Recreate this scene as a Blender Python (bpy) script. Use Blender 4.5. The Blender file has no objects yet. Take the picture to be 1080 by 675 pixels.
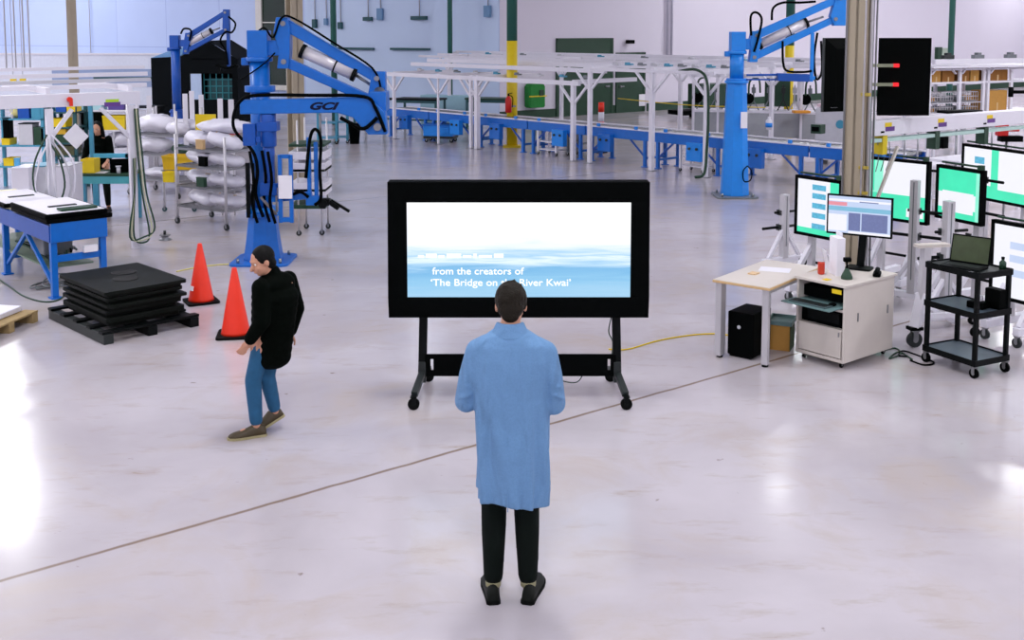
import bpy, bmesh, math, random
from math import sin, cos, pi, atan, atan2, radians, sqrt
from mathutils import Vector, Matrix, Euler
random.seed(7)
SC = bpy.context.scene
COL = SC.collection
# ------------------------------------------------------------------ camera
F = 1150.0; PITCH = atan(.0958); PY = 143.0; CH = 3.08
cam_d = bpy.data.cameras.new('camera'); cam = bpy.data.objects.new('camera', cam_d); COL.objects.link(cam)
cam.location = (0, 0, CH); cam.rotation_euler = (pi/2 - PITCH, 0, 0)
cam_d.sensor_width = 36; cam_d.lens = F/1080*36; cam_d.shift_y = -(337.5-PY)/1080; cam_d.clip_end = 200
SC.camera = cam
def A(x, y, Y):
    a = (x-540)/F; b = -(y-PY)/F
    d = cos(PITCH)+b*sin(PITCH); u = -sin(PITCH)+b*cos(PITCH); t = Y/d
    return Vector((a*t, Y, CH+u*t))
def G(x, y, z=0.0):
    a = (x-540)/F; b = -(y-PY)/F
    d = cos(PITCH)+b*sin(PITCH); u = -sin(PITCH)+b*cos(PITCH); t = (z-CH)/u
    return Vector((a*t, d*t, z))
# ------------------------------------------------------------------ materials
def lin(c):
    c = c/255.0
    return c/12.92 if c <= .04045 else ((c+.055)/1.055)**2.4
def rgb(c): return (lin(c[0]), lin(c[1]), lin(c[2]), 1)
MATS = {}
def mat(name, c, rough=.5, metal=0.0, var=.08, scale=12.0, bump=0.0, bscale=60.0, spec=.5, alpha=1.0, trans=0.0, coat=0.0):
    if name in MATS: return MATS[name]
    m = bpy.data.materials.new(name); m.use_nodes = True; nt = m.node_tree; b = nt.nodes['Principled BSDF']
    tc = nt.nodes.new('ShaderNodeTexCoord'); n = nt.nodes.new('ShaderNodeTexNoise'); n.inputs['Scale'].default_value = scale
    n.inputs['Detail'].default_value = 4
    nt.links.new(tc.outputs['Object'], n.inputs['Vector'])
    mx = nt.nodes.new('ShaderNodeMix'); mx.data_type = 'RGBA'
    k = rgb(c); mx.inputs[6].default_value = tuple(v*(1-var) for v in k[:3])+(1,); mx.inputs[7].default_value = tuple(min(1, v*(1+var)) for v in k[:3])+(1,)
    nt.links.new(n.outputs['Fac'], mx.inputs[0]); nt.links.new(mx.outputs[2], b.inputs['Base Color'])
    b.inputs['Roughness'].default_value = rough; b.inputs['Metallic'].default_value = metal
    b.inputs['Specular IOR Level'].default_value = spec; b.inputs['Alpha'].default_value = alpha
    b.inputs['Transmission Weight'].default_value = trans; b.inputs['Coat Weight'].default_value = coat
    if bump:
        n2 = nt.nodes.new('ShaderNodeTexNoise'); n2.inputs['Scale'].default_value = bscale; n2.inputs['Detail'].default_value = 3
        nt.links.new(tc.outputs['Object'], n2.inputs['Vector'])
        bp = nt.nodes.new('ShaderNodeBump'); bp.inputs['Strength'].default_value = bump; bp.inputs['Distance'].default_value = .01
        nt.links.new(n2.outputs['Fac'], bp.inputs['Height']); nt.links.new(bp.outputs['Normal'], b.inputs['Normal'])
    MATS[name] = m; return m
def emit(name, c, s=1.0, var=.05, scale=6.0):
    if name in MATS: return MATS[name]
    m = mat(name, (8, 8, 8), .35); nt = m.node_tree; b = nt.nodes['Principled BSDF']
    tc = nt.nodes.new('ShaderNodeTexCoord'); n = nt.nodes.new('ShaderNodeTexNoise'); n.inputs['Scale'].default_value = scale
    nt.links.new(tc.outputs['Object'], n.inputs['Vector'])
    mx = nt.nodes.new('ShaderNodeMix'); mx.data_type = 'RGBA'; k = rgb(c)
    mx.inputs[6].default_value = tuple(v*(1-var) for v in k[:3])+(1,); mx.inputs[7].default_value = tuple(v*(1+var) for v in k[:3])+(1,)
    nt.links.new(n.outputs['Fac'], mx.inputs[0]); nt.links.new(mx.outputs[2], b.inputs['Emission Color'])
    b.inputs['Emission Strength'].default_value = s
    return m
BLUE = mat("blue_paint", (4, 104, 198), .35, var=.12)
BLUEL = mat('bright_blue_paint', (24, 136, 232), .35, var=.1)
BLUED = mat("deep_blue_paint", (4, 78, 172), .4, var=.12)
TEAL = mat('teal_paint', (70, 150, 180), .4)
BLACK = mat('black_plastic', (3, 5, 5), .6, var=.3, spec=.04)
BLACKM = mat('black_metal', (6, 10, 11), .5, var=.2, spec=.12)
RUB = mat('black_rubber', (6, 8, 7), .8, var=.2, spec=.15)
CHAR = mat('charcoal', (26, 34, 34), .5)
WHITE = mat('white_paint', (232, 230, 240), .4, var=.03)
WHITEP = mat('white_paper', (240, 238, 246), .7, var=.02)
ALU = mat('brushed_aluminium', (205, 203, 208), .35, metal=.35, var=.05)
STEEL = mat('steel', (150, 152, 155), .3, metal=.8)
GREYP = mat('pale_grey_plastic', (200, 200, 208), .45)
GREY = mat('grey_metal', (120, 126, 130), .4, metal=.3)
BEIGE = mat('beige_column_paint', (164, 152, 132), .55, var=.1, scale=3)
CREAM = mat('cream_laminate', (214, 206, 198), .45, var=.03)
WOODE = mat('beech_edge', (214, 180, 130), .5)
YEL = mat('yellow_plastic', (236, 205, 20), .45, var=.06)
YELP = mat('yellow_column_paint', (228, 200, 20), .5)
DGREEN = mat('dark_green_paint', (22, 62, 40), .5, var=.15)
GREEN = mat('green_fabric', (22, 130, 48), .7, var=.2)
TGREEN = mat('teal_green_column', (40, 98, 88), .5)
ORANGE = mat('orange_plastic', (238, 46, 14), .45, var=.05)
RED = mat('red_paint', (205, 28, 22), .4)
BOX = mat('cardboard', (190, 140, 66), .8, var=.12)
WOODP = mat('pallet_wood', (170, 145, 100), .8, var=.25, scale=20)
FILM = mat('white_film', (226, 224, 236), .35, var=.06, bump=.4, bscale=14)
SKIN = mat('skin', (205, 150, 122), .55, var=.08, scale=30)
HAIR = mat('dark_brown_hair', (26, 20, 10), .6, spec=.2, var=.45, scale=50, bump=.6, bscale=120)
HAIRB = mat('black_hair', (8, 8, 7), .6, spec=.15, var=.3, bump=.4, bscale=120)
COAT = mat('light_blue_cotton', (104, 146, 190), .85, var=.12, scale=110, bump=.5, bscale=22)
JEAN = mat('black_denim', (7, 15, 12), .9, var=.6, scale=6, spec=.15)
_nt = COAT.node_tree; _mp = _nt.nodes.new('ShaderNodeMapping'); _mp.inputs['Scale'].default_value = (5.5, 5.5, 1.5); _tc = [n for n in _nt.nodes if n.type == 'TEX_COORD'][0]; _n3 = _nt.nodes.new('ShaderNodeTexNoise'); _n3.inputs['Scale'].default_value = 1.1; _n3.inputs['Detail'].default_value = 2; _n3.inputs['Distortion'].default_value = .8
_nt.links.new(_tc.outputs['Object'], _mp.inputs[0]); _nt.links.new(_mp.outputs[0], _n3.inputs['Vector']); _b2 = _nt.nodes.new('ShaderNodeBump'); _b2.inputs['Strength'].default_value = 1.0; _b2.inputs['Distance'].default_value = .09
_b1 = [n for n in _nt.nodes if n.type == 'BUMP' and n is not _b2][0]; _nt.links.new(_n3.outputs['Fac'], _b2.inputs['Height']); _nt.links.new(_b1.outputs['Normal'], _b2.inputs['Normal']); _nt.links.new(_b2.outputs['Normal'], _nt.nodes['Principled BSDF'].inputs['Normal'])
BJEAN = mat('blue_denim', (28, 88, 128), .8, var=.2, scale=20)
JACK = mat('black_jacket', (4, 8, 5), .9, var=.2, spec=.05)
LEATH = mat('dark_shoe_leather', (9, 14, 9), .6, spec=.2, var=.3)
BROWNS = mat('brown_shoe', (70, 58, 34), .5, var=.3)
SOLE = mat('pale_sole', (170, 160, 120), .7)
EYE = mat('eye_white', (235, 232, 228), .2)
CLEAR = mat('clear_plastic', (215, 228, 235), .15, alpha=.45)
E_WHITE = emit('screen_white', (246, 246, 255), 1.0, .02)
E_TEAL = emit('screen_teal', (72, 236, 188), 1.0, .15, 4)
E_MINT = emit('screen_mint', (150, 248, 220), 1.0, .06)
E_CYAN = emit('screen_cyan_picture', (90, 180, 215), 1.0, .4, 40)
E_PALE = emit('screen_pale_blue', (200, 215, 246), 1.0, .04)
E_DUSK = emit('screen_dusky_blue', (112, 122, 170), 1.0, .15, 60)
E_PINK = emit('screen_pink', (235, 150, 165), 1.0, .1)
E_SKY = emit('screen_sky_blue', (130, 190, 220), 1.0, .1)
E_LAMP = emit('lamp_lens', (255, 255, 255), 6.0, 0)
E_RED = emit('glowing_red_tip', (255, 30, 40), 1.3, 0)  # emissive red, makes the bracket tips glow
# ------------------------------------------------------------------ mesh helper
class MB:
    def __init__(s): s.v = []; s.f = []; s.m = []; s.sm = []; s.cm = 0
    def add(s, vs, fs, smooth=False):
        o = len(s.v); s.v += [Vector(p) for p in vs]
        for f in fs: s.f.append([i+o for i in f]); s.m.append(s.cm); s.sm.append(smooth)
        return s
    def mi(s, k): s.cm = k; return s
    def box(s, c, d, rot=None, taper=1.0):
        c = Vector(c); x, y, z = [k/2 for k in d]
        vs = [Vector((sx*x*(taper if sz > 0 else 1), sy*y*(taper if sz > 0 else 1), sz*z)) for sz in (-1, 1) for sx, sy in ((-1, -1), (1, -1), (1, 1), (-1, 1))]
        if rot is not None:
            R = rot if isinstance(rot, Matrix) else Euler(rot).to_matrix()
            vs = [R @ v for v in vs]
        return s.add([c+v for v in vs], [(3, 2, 1, 0), (4, 5, 6, 7), (0, 1, 5, 4), (1, 2, 6, 5), (2, 3, 7, 6), (3, 0, 4, 7)])
    def bb(s, a, b):
        a = Vector(a); b = Vector(b); return s.box((a+b)/2, [abs(b[i]-a[i]) for i in range(3)])
    def bar(s, p0, p1, w, h=None, up=(0, 0, 1), w1=None, h1=None):
        h = h or w; w1 = w1 or w; h1 = h1 or h
        p0 = Vector(p0); p1 = Vector(p1); d = (p1-p0).normalized(); up = Vector(up)
        if abs(d.dot(up)) > .98: up = Vector((0, 1, 0))
        r = d.cross(up).normalized(); u = r.cross(d)
        vs = []
        for p, a, b in ((p0, w, h), (p1, w1, h1)):
            for sx, sy in ((-1, -1), (1, -1), (1, 1), (-1, 1)): vs.append(p+r*sx*a/2+u*sy*b/2)
        return s.add(vs, [(0, 1, 2, 3), (7, 6, 5, 4), (4, 5, 1, 0), (5, 6, 2, 1), (6, 7, 3, 2), (7, 4, 0, 3)])
    def cyl(s, p0, p1, r, r1=None, n=14, caps=True):
        r1 = r if r1 is None else r1
        p0 = Vector(p0); p1 = Vector(p1); d = (p1-p0).normalized()
        a = d.orthogonal().normalized(); b = d.cross(a)
        vs = [p+a*cos(2*pi*i/n)*q+b*sin(2*pi*i/n)*q for p, q in ((p0, r), (p1, r1)) for i in range(n)]
        s.add(vs, [(i, (i+1) % n, n+(i+1) % n, n+i) for i in range(n)], True)
        if caps: s.add(vs, [tuple(range(n-1, -1, -1)), tuple(range(n, 2*n))])
        return s
    def tube(s, pts, r, n=8):
        pts = smooth_path([Vector(p) for p in pts]); N = len(pts); vs = []; a = None
        for i, p in enumerate(pts):
            d = (pts[min(i+1, N-1)]-pts[max(i-1, 0)]).normalized()
            if a is None: a = d.orthogonal().normalized()
            a = (a-d*a.dot(d)).normalized(); b = d.cross(a)
            vs += [p+a*cos(2*pi*k/n)*r+b*sin(2*pi*k/n)*r for k in range(n)]
        fs = [(i*n+k, i*n+(k+1) % n, (i+1)*n+(k+1) % n, (i+1)*n+k) for i in range(N-1) for k in range(n)]
        s.add(vs, fs, True); s.add(vs, [tuple(range(n-1, -1, -1)), tuple(range((N-1)*n, N*n))]); return s
    def lathe(s, prof, c=(0, 0, 0), n=20):
        c = Vector(c); vs = [c+Vector((r*cos(2*pi*k/n), r*sin(2*pi*k/n), z)) for r, z in prof for k in range(n)]
        N = len(prof)
        s.add(vs, [(i*n+k, i*n+(k+1) % n, (i+1)*n+(k+1) % n, (i+1)*n+k) for i in range(N-1) for k in range(n)], True)
        s.add(vs, [tuple(range(n-1, -1, -1)), tuple(range((N-1)*n, N*n))]); return s
    def loft(s, rings, caps=True, smooth=True):
        n = len(rings[0]); N = len(rings); vs = [p for r in rings for p in r]
        s.add(vs, [(i*n+k, i*n+(k+1) % n, (i+1)*n+(k+1) % n, (i+1)*n+k) for i in range(N-1) for k in range(n)], smooth)
        if caps: s.add(vs, [tuple(range(n-1, -1, -1)), tuple(range((N-1)*n, N*n))])
        return s
    def prism(s, poly, y0, y1):      # polygon in x,z extruded along y
        n = len(poly); vs = [Vector((x, y, z)) for y in (y0, y1) for x, z in poly]
        return s.add(vs, [tuple(range(n)), tuple(range(2*n-1, n-1, -1))]+[((i+1) % n, i, n+i, n+(i+1) % n) for i in range(n)])
    def ball(s, c, r, n=12, rot=None):
        c = Vector(c); r = (r, r, r) if not hasattr(r, '__len__') else r; vs = []
        R = rot or Matrix.Identity(3); m = n//2+1
        for i in range(m+1):
            t = pi*i/m; q = max(sin(t), .001)
            vs += [c+R @ Vector((r[0]*q*cos(2*pi*k/n), r[1]*q*sin(2*pi*k/n), -r[2]*cos(t))) for k in range(n)]
        return s.add(vs, [(i*n+k, i*n+(k+1) % n, (i+1)*n+(k+1) % n, (i+1)*n+k) for i in range(m) for k in range(n)], True)
    def caps(s, p0, r0, p1, r1, n=12):
        p0 = Vector(p0); p1 = Vector(p1); s.ball(p0, r0, n); s.ball(p1, r1, n); return s.cyl(p0, p1, r0, r1, n)
    def chain(s, pr, n=12):
        for (p, r), (q, t) in zip(pr, pr[1:]): s.caps(p, r, q, t, n)
        return s
    def slab(s, c, w, h, r, t, n=5, axis='z'):   # rounded rectangle plate
        pts = []
        for cx, cy, a0 in ((w/2-r, h/2-r, 0), (-w/2+r, h/2-r, 90), (-w/2+r, -h/2+r, 180), (w/2-r, -h/2+r, 270)):
            for k in range(n+1):
                a = radians(a0+90*k/n); pts.append((cx+r*cos(a), cy+r*sin(a)))
        def q(p, k):
            return Vector(c)+(Vector((p[0], p[1], k)) if axis == 'z' else Vector((p[0], k, p[1])))
        N = len(pts); vs = [q(p, -t/2) for p in pts]+[q(p, t/2) for p in pts]
        return s.add(vs, [tuple(range(N-1, -1, -1)), tuple(range(N, 2*N))]+[(i, (i+1) % N, N+(i+1) % N, N+i) for i in range(N)])
def smooth_path(p, k=5):
    if len(p) < 3: return p
    out = []
    for i in range(len(p)-1):
        a = p[max(i-1, 0)]; b = p[i]; c = p[i+1]; d = p[min(i+2, len(p)-1)]
        for j in range(k):
            t = j/k
            out.append(.5*((2*b)+(c-a)*t+(2*a-5*b+4*c-d)*t*t+(3*b-a-3*c+d)*t**3))
    return out+[p[-1]]
def mkobj(name, mb, mats, bevel=0.0, inv=None):
    me = bpy.data.meshes.new(name)
    vs = [inv @ v for v in mb.v] if inv is not None else mb.v
    me.from_pydata([tuple(v) for v in vs], [], mb.f)
    for m in (mats if isinstance(mats, (list, tuple)) else [mats]): me.materials.append(m)
    for p, k, sm in zip(me.polygons, mb.m, mb.sm): p.material_index = k; p.use_smooth = sm
    bm = bmesh.new(); bm.from_mesh(me); bmesh.ops.remove_doubles(bm, verts=bm.verts, dist=1e-5)
    bmesh.ops.recalc_face_normals(bm, faces=bm.faces); bm.to_mesh(me); bm.free()
    o = bpy.data.objects.new(name, me); COL.objects.link(o)
    if bevel:
        b = o.modifiers.new('bevel', 'BEVEL'); b.width = bevel; b.segments = 2; b.limit_method = 'ANGLE'; b.angle_limit = radians(50)
    return o
def remesh(o, vox, smooth=4, fac=.5):
    r = o.modifiers.new('r', 'REMESH'); r.mode = 'VOXEL'; r.voxel_size = vox; r.use_smooth_shade = True
    s = o.modifiers.new('s', 'SMOOTH'); s.iterations = smooth; s.factor = fac
    dg = bpy.context.evaluated_depsgraph_get(); dg.update()
    me = bpy.data.meshes.new_from_object(o.evaluated_get(dg)); o.modifiers.clear(); old = o.data; mm = old.materials[0]; o.data = me
    if not me.materials: me.materials.append(mm)
    for p in me.polygons: p.use_smooth = True
def tag(o, label, cat, group=None):
    o['label'] = label; o['category'] = cat
    if group: o['group'] = group
    return o
class T:
    def __init__(s, name, label, cat, loc=(0, 0, 0), rz=0.0, group=None):
        s.o = bpy.data.objects.new(name, None); COL.objects.link(s.o); s.o.empty_display_size = .1
        s.o.location = loc; s.o.rotation_euler = (0, 0, rz); tag(s.o, label, cat, group)
        s.M = Matrix.Translation(Vector(loc)) @ Matrix.Rotation(rz, 4, 'Z'); s.I = s.M.inverted()
    def part(s, name, mb, m, bevel=0.0, world=False, parent=None, label=None):
        o = mkobj(name, mb, m, bevel, s.I if world else None); o.parent = parent or s.o
        if label: o['label'] = label
        return o
def one(name, mb, m, label, cat, group=None, bevel=0.0, loc=(0, 0, 0), rz=0.0):
    o = mkobj(name, mb, m, bevel); o.location = loc; o.rotation_euler = (0, 0, rz); return tag(o, label, cat, group)
def struct(name, mb, m, bevel=0.0, loc=(0, 0, 0), rz=0.0):
    o = mkobj(name, mb, m, bevel); o['kind'] = 'structure'; o.location = loc; o.rotation_euler = (0, 0, rz); return o
def dup(root, loc, rz=0.0, label=None, group=None):
    def cp(o, par):
        c = o.copy(); COL.objects.link(c)
        if par: c.parent = par
        for ch in KIDS.get(o.name, []): cp(ch, c)
        return c
    KIDS = {}
    for o in bpy.data.objects:
        if o.parent: KIDS.setdefault(o.parent.name, []).append(o)
    r = cp(root, None); r.location = loc; r.rotation_euler = (0, 0, rz)
    if label: r['label'] = label
    if group: r['group'] = group
    return r
def text_mesh(name, s, size, m, parent, M, shear=0.0, off=0.0, align='LEFT', label=None, sx=1.0, ext=.001):
    cu = bpy.data.curves.new('t', 'FONT'); cu.body = s; cu.size = size; cu.shear = shear; cu.offset = off; cu.extrude = ext; cu.align_x = align
    t = bpy.data.objects.new('t', cu); COL.objects.link(t)
    dg = bpy.context.evaluated_depsgraph_get(); me = bpy.data.meshes.new_from_object(t.evaluated_get(dg)); bpy.data.objects.remove(t)
    me.transform(M @ Matrix.Diagonal((sx, 1, 1, 1))); me.materials.clear(); me.materials.append(m); me.name = name
    o = bpy.data.objects.new(name, me); COL.objects.link(o); o.parent = parent
    if label: o['label'] = label
    return o
def caster(t, p, r=.05, parent=None, m=None, fork=None, name='caster', ang=0.0):
    p = Vector(p); d = Vector((cos(ang), sin(ang), 0)); n = Vector((-sin(ang), cos(ang), 0))
    b = MB(); b.mi(0).cyl(p+Vector((0, 0, r))-n*r*.3, p+Vector((0, 0, r))+n*r*.3, r, n=18)
    b.mi(1).cyl(p+Vector((0, 0, r))-n*r*.42, p+Vector((0, 0, r))+n*r*.42, r*.35, n=10)
    for k in (-1, 1): b.bar(p+n*r*.42*k+Vector((0, 0, r)), p+n*r*.42*k+Vector((0, 0, 2.2*r)), r*.12, r*.7, up=tuple(d))
    b.box(p+Vector((0, 0, 2.25*r)), (r*1.1, r*1.1, r*.16))
    return t.part(name, b, [m or RUB, fork or STEEL], parent=parent)
# ------------------------------------------------------------------ setting
def floor_mat():
    m = bpy.data.materials.new('polished_concrete'); m.use_nodes = True; nt = m.node_tree; N = nt.nodes; L = nt.links; b = N['Principled BSDF']
    tc = N.new('ShaderNodeTexCoord'); P = tc.outputs['Object']
    def noise(sc, det=4, dist=0.0, rough=.55):
        n = N.new('ShaderNodeTexNoise'); n.inputs['Scale'].default_value = sc; n.inputs['Detail'].default_value = det
        n.inputs['Distortion'].default_value = dist; n.inputs['Roughness'].default_value = rough; L.new(P, n.inputs['Vector']); return n.outputs['Fac']
    def mrange(v, a, c, lo=0.0, hi=1.0):
        r = N.new('ShaderNodeMapRange'); r.inputs['From Min'].default_value = a; r.inputs['From Max'].default_value = c
        r.inputs['To Min'].default_value = lo; r.inputs['To Max'].default_value = hi; L.new(v, r.inputs['Value']); return r.outputs['Result']
    def mix(f, x, y):
        k = N.new('ShaderNodeMix'); k.data_type = 'RGBA'
        L.new(f, k.inputs[0])
        for i, q in ((6, x), (7, y)):
            if isinstance(q, tuple): k.inputs[i].default_value = q
            else: L.new(q, k.inputs[i])
        return k.outputs[2]
    def math_(op, x, y=None):
        k = N.new('ShaderNodeMath'); k.operation = op
        for i, q in ((0, x), (1, y)):
            if q is None: continue
            if isinstance(q, (int, float)): k.inputs[i].default_value = q
            else: L.new(q, k.inputs[i])
        return k.outputs[0]
    base = mix(mrange(noise(.45, 5, .4), .38, .62), rgb((196, 190, 197)), rgb((180, 173, 179)))
    base = mix(mrange(noise(1.1, 7, .6, .62), .5, .68, 0, .75), base, rgb((184, 172, 166)))
    mp = N.new('ShaderNodeMapping'); mp.inputs['Rotation'].default_value = (0, 0, -.6); mp.inputs['Scale'].default_value = (1.4, 4.5, 1); L.new(P, mp.inputs[0])
    ns = N.new('ShaderNodeTexNoise'); ns.inputs['Scale'].default_value = 1.3; ns.inputs['Detail'].default_value = 7; ns.inputs['Roughness'].default_value = .65; L.new(mp.outputs[0], ns.inputs['Vector'])
    base = mix(mrange(ns.outputs['Fac'], .56, .72, 0, .55), base, rgb((170, 156, 142)))
    base = mix(mrange(ns.outputs['Fac'], .69, .74, 0, .5), base, rgb((140, 120, 98)))
    nf = noise(7.0, 3, 0, .5)
    base = mix(mrange(nf, .73, .77, 0, .8), base, rgb((128, 114, 104)))
    # saw-cut joints
    sp = N.new('ShaderNodeSeparateXYZ'); L.new(P, sp.inputs[0])
    ang = atan2(9.71-5.87, 2.08+2.88); nx, ny = -sin(ang), cos(ang); d0 = nx*-2.88+ny*5.87
    dist = math_('ADD', math_('ADD', math_('MULTIPLY', sp.outputs[0], nx), math_('MULTIPLY', sp.outputs[1], ny)), -d0)
    wob = math_('MULTIPLY', math_('SUBTRACT', noise(3.0, 3), .5), .03)
    dist = math_('ADD', dist, wob)
    dm = math_('ABSOLUTE', math_('WRAP', dist, 6.0)); k = N.new('ShaderNodeMath')
    w = N.new('ShaderNodeMath'); w.operation = 'PINGPONG'; L.new(dist, w.inputs[0]); w.inputs[1].default_value = 5.5
    line = mrange(w.outputs[0], .008, .024, .85, 0)
    base = mix(line, base, rgb((120, 98, 76)))
    L.new(base, b.inputs['Base Color'])
    r = mrange(noise(1.1, 5, .8), .3, .7, .14, .24); L.new(r, b.inputs['Roughness'])
    b.inputs['Specular IOR Level'].default_value = .5
    bp = N.new('ShaderNodeBump'); bp.inputs['Strength'].default_value = .05; bp.inputs['Distance'].default_value = .02; L.new(noise(3, 3), bp.inputs['Height']); L.new(bp.outputs[0], b.inputs['Normal'])
    return m
X0, X1, Y0 = -34.0, 36.0, -14.0
struct('floor', MB().bb((X0, Y0, -.1), (X1, 68, 0)), floor_mat())
CEIL = mat('ceiling_white', (225, 225, 232), .8, var=.02)
struct('ceiling', MB().bb((X0, Y0, 10), (X1, 68, 10.2)), CEIL)
WPINK = mat('warm_white_wall', (222, 217, 230), .7, var=.02, scale=1.0)
def panel_wall(name, c, seam):
    m = mat(name, c, .6, var=.04, scale=.8); nt = m.node_tree; b = nt.nodes['Principled BSDF']
    src = b.inputs['Base Color'].links[0].from_socket
    tc = nt.nodes.new('ShaderNodeTexCoord'); br = nt.nodes.new('ShaderNodeTexBrick'); mp = nt.nodes.new('ShaderNodeMapping')
    mp.inputs['Rotation'].default_value = (pi/2, 0, 0); nt.links.new(tc.outputs['Object'], mp.inputs[0]); nt.links.new(mp.outputs[0], br.inputs['Vector'])
    br.inputs['Scale'].default_value = 1; br.inputs['Brick Width'].default_value = 3.2; br.inputs['Row Height'].default_value = 2.4; br.offset = 0
    br.inputs['Mortar Size'].default_value = .02; br.inputs['Color1'].default_value = (1, 1, 1, 1); br.inputs['Color2'].default_value = (.93, .95, .99, 1); br.inputs['Mortar'].default_value = seam
    mx = nt.nodes.new('ShaderNodeMix'); mx.data_type = 'RGBA'; mx.blend_type = 'MULTIPLY'; mx.inputs[0].default_value = 1
    nt.links.new(src, mx.inputs[6]); nt.links.new(br.outputs['Color'], mx.inputs[7]); nt.links.new(mx.outputs[2], b.inputs['Base Color'])
    return m
WBLUE = panel_wall('pale_blue_wall_panels', (196, 212, 246), (.72, .76, .86, 1))
WPALE = mat('pale_sky_wall', (208, 226, 255), .6, var=.03, scale=.7)
C0 = Vector((-.43, 37.66, 0)); AR = atan2(.62, .78)
struct('wall_right', MB().bb((0, 0, 0), (48, .25, 10)), WPINK, loc=C0, rz=AR)
struct('baseboard_right', MB().bb((0, -.03, 0), (3.8, 0, .3)).bb((5.0, -.03, 0), (5.9, 0, .3)).bb((7.2, -.03, 0), (40, 0, .3)), DGREEN, loc=C0, rz=AR)
ALf = atan2(-.53, .85)      # left wall local +x runs from far left towards the corner
LW = 36.0; LO = C0+Vector((-.85, .53, 0)).normalized()*LW
struct('wall_left', MB().bb((0, 0, 0), (LW, .25, 10)).mi(0), WBLUE, loc=LO, rz=ALf)
struct('wall_side_west', MB().bb((X0-.2, Y0, 0), (X0, 68, 10)), WPINK)
struct('wall_side_east', MB().bb((X1, Y0, 0), (X1+.2, 68, 10)), WPINK)
struct('wall_rear', MB().bb((X0, Y0-.2, 0), (X1, Y0, 10)), WPINK)
def onwall(o, ang, px, py, z=None):   # intersection of a view ray with a wall line
    r = A(px, py, 1.0)-Vector((0, 0, CH)); n = Vector((-sin(ang), cos(ang), 0)); k = n.dot(o)/n.dot(r)
    return Vector((0, 0, CH))+r*k
def wl(o, ang, px, py):     # -> local x, z on the wall
    p = onwall(o, ang, px, py); d = Vector((cos(ang), sin(ang), 0)); return (p-o).dot(d), p.z
# doors on the right wall
for k, (xa, xb, yt) in enumerate(((588, 644, 43), (651, 678, 58))):
    a, zt = wl(C0, AR, xa, yt); c, _ = wl(C0, AR, xb, yt)
    d = struct('door_%d' % (k+1), MB().bb((a, -.05, 0), (c, -.005, zt)), DGREEN, loc=C0, rz=AR)
    f = MB()
    for q in (a-.04, c+.04): f.bb((q-.05, -.07, 0), (q+.05, -.003, zt+.08))
    f.bb((a-.09, -.07, zt), (c+.09, -.003, zt+.09))
    fo = mkobj('door_frame', f, DGREEN); fo.parent = d
    h = MB()
    if k: h.cyl((a+.12, -.11, 1.0), (a+.12, -.05, 1.0), .04); h.bb((a+.1, -.12, .98), (a+.28, -.1, 1.02))
    else: h.bb((c-.3, -.09, 1.0), (c-.1, -.05, 1.06)); h.bb((a+.1, -.06, 1.9), (c-.1, -.04, 1.93))
    mkobj('door_handle', h, STEEL).parent = d
# tall dark window in the left wall
a, zt = wl(LO, ALf, 277, 0); c, zb = wl(LO, ALf, 304, 90); FOL = mat('dark_tinted_glass', (14, 44, 24), .12, var=.7, scale=1.5)
w = struct('window_1', MB().bb((a, -.03, zb), (c, -.01, 6.5)), FOL, loc=LO, rz=ALf)
f = MB(); f.bb((a-.32, -.1, zb-.2), (a, -.003, 6.7)); f.bb((c, -.1, zb-.2), (c+.3, -.003, 6.7)); f.bb((a, -.1, zb-.2), (c, -.003, zb)); f.bb((a, -.1, 6.5), (c, -.003, 6.7)); f.bb((a, -.06, 3.4), (c, -.02, 3.44))
mkobj('window_frame', f, mat('cream_frame', (226, 222, 214), .5)).parent = w
# sky-blue wall sheet right of the window up to the corner, with its seams
a, _ = wl(LO, ALf, 322, 10); f = MB().bb((a, -.04, 0), (LW-.02, -.003, 9.9)); struct('trim_1', f, WPALE, loc=LO, rz=ALf)
def pillar(x, r, sec, cols, h=10.0, lab=None):
    pass
def hcol(name, loc, w, h, m, rz=0.0, z0=0.0):
    b = MB(); t = w*.12
    b.bb((-w/2, -w/2, z0), (w/2, -w/2+t, h)); b.bb((-w/2, w/2-t, z0), (w/2, w/2, h)); b.bb((-t/2, -w/2, z0), (t/2, w/2, h))
    return struct(name, b, m, loc=loc, rz=rz)
# round and I-section building columns
p = A(77, 60, 36); hcol('column', (p.x, 36, 0), .28, 10, BEIGE, rz=.5)
for px, Y, r in ((352, 36, .1), (476, 38, .085), (1003, 40, .11)):
    p = A(px, 50, Y); struct('column', MB().cyl((0, 0, 0), (0, 0, 10), r), TGREEN, loc=(p.x, Y if px != 476 else 37.2, 0))
for px, Y, yt, r in ((540, 29, 43, .14), (833, 30, 48, .12)):
    p = A(px, yt, Y)
    c = struct('column', MB().cyl((0, 0, p.z), (0, 0, 10), r), TGREEN, loc=(p.x, Y, 0))
    o = mkobj('column_base', MB().cyl((0, 0, 0), (0, 0, p.z), r*1.02).box((0, 0, .02), (r*3.4, r*3.4, .04)), YELP); o.parent = c
p = A(311, 60, 20.5); hcol('column', (p.x, 20.5, 0), .24, 10, BEIGE, rz=.66)
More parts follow.
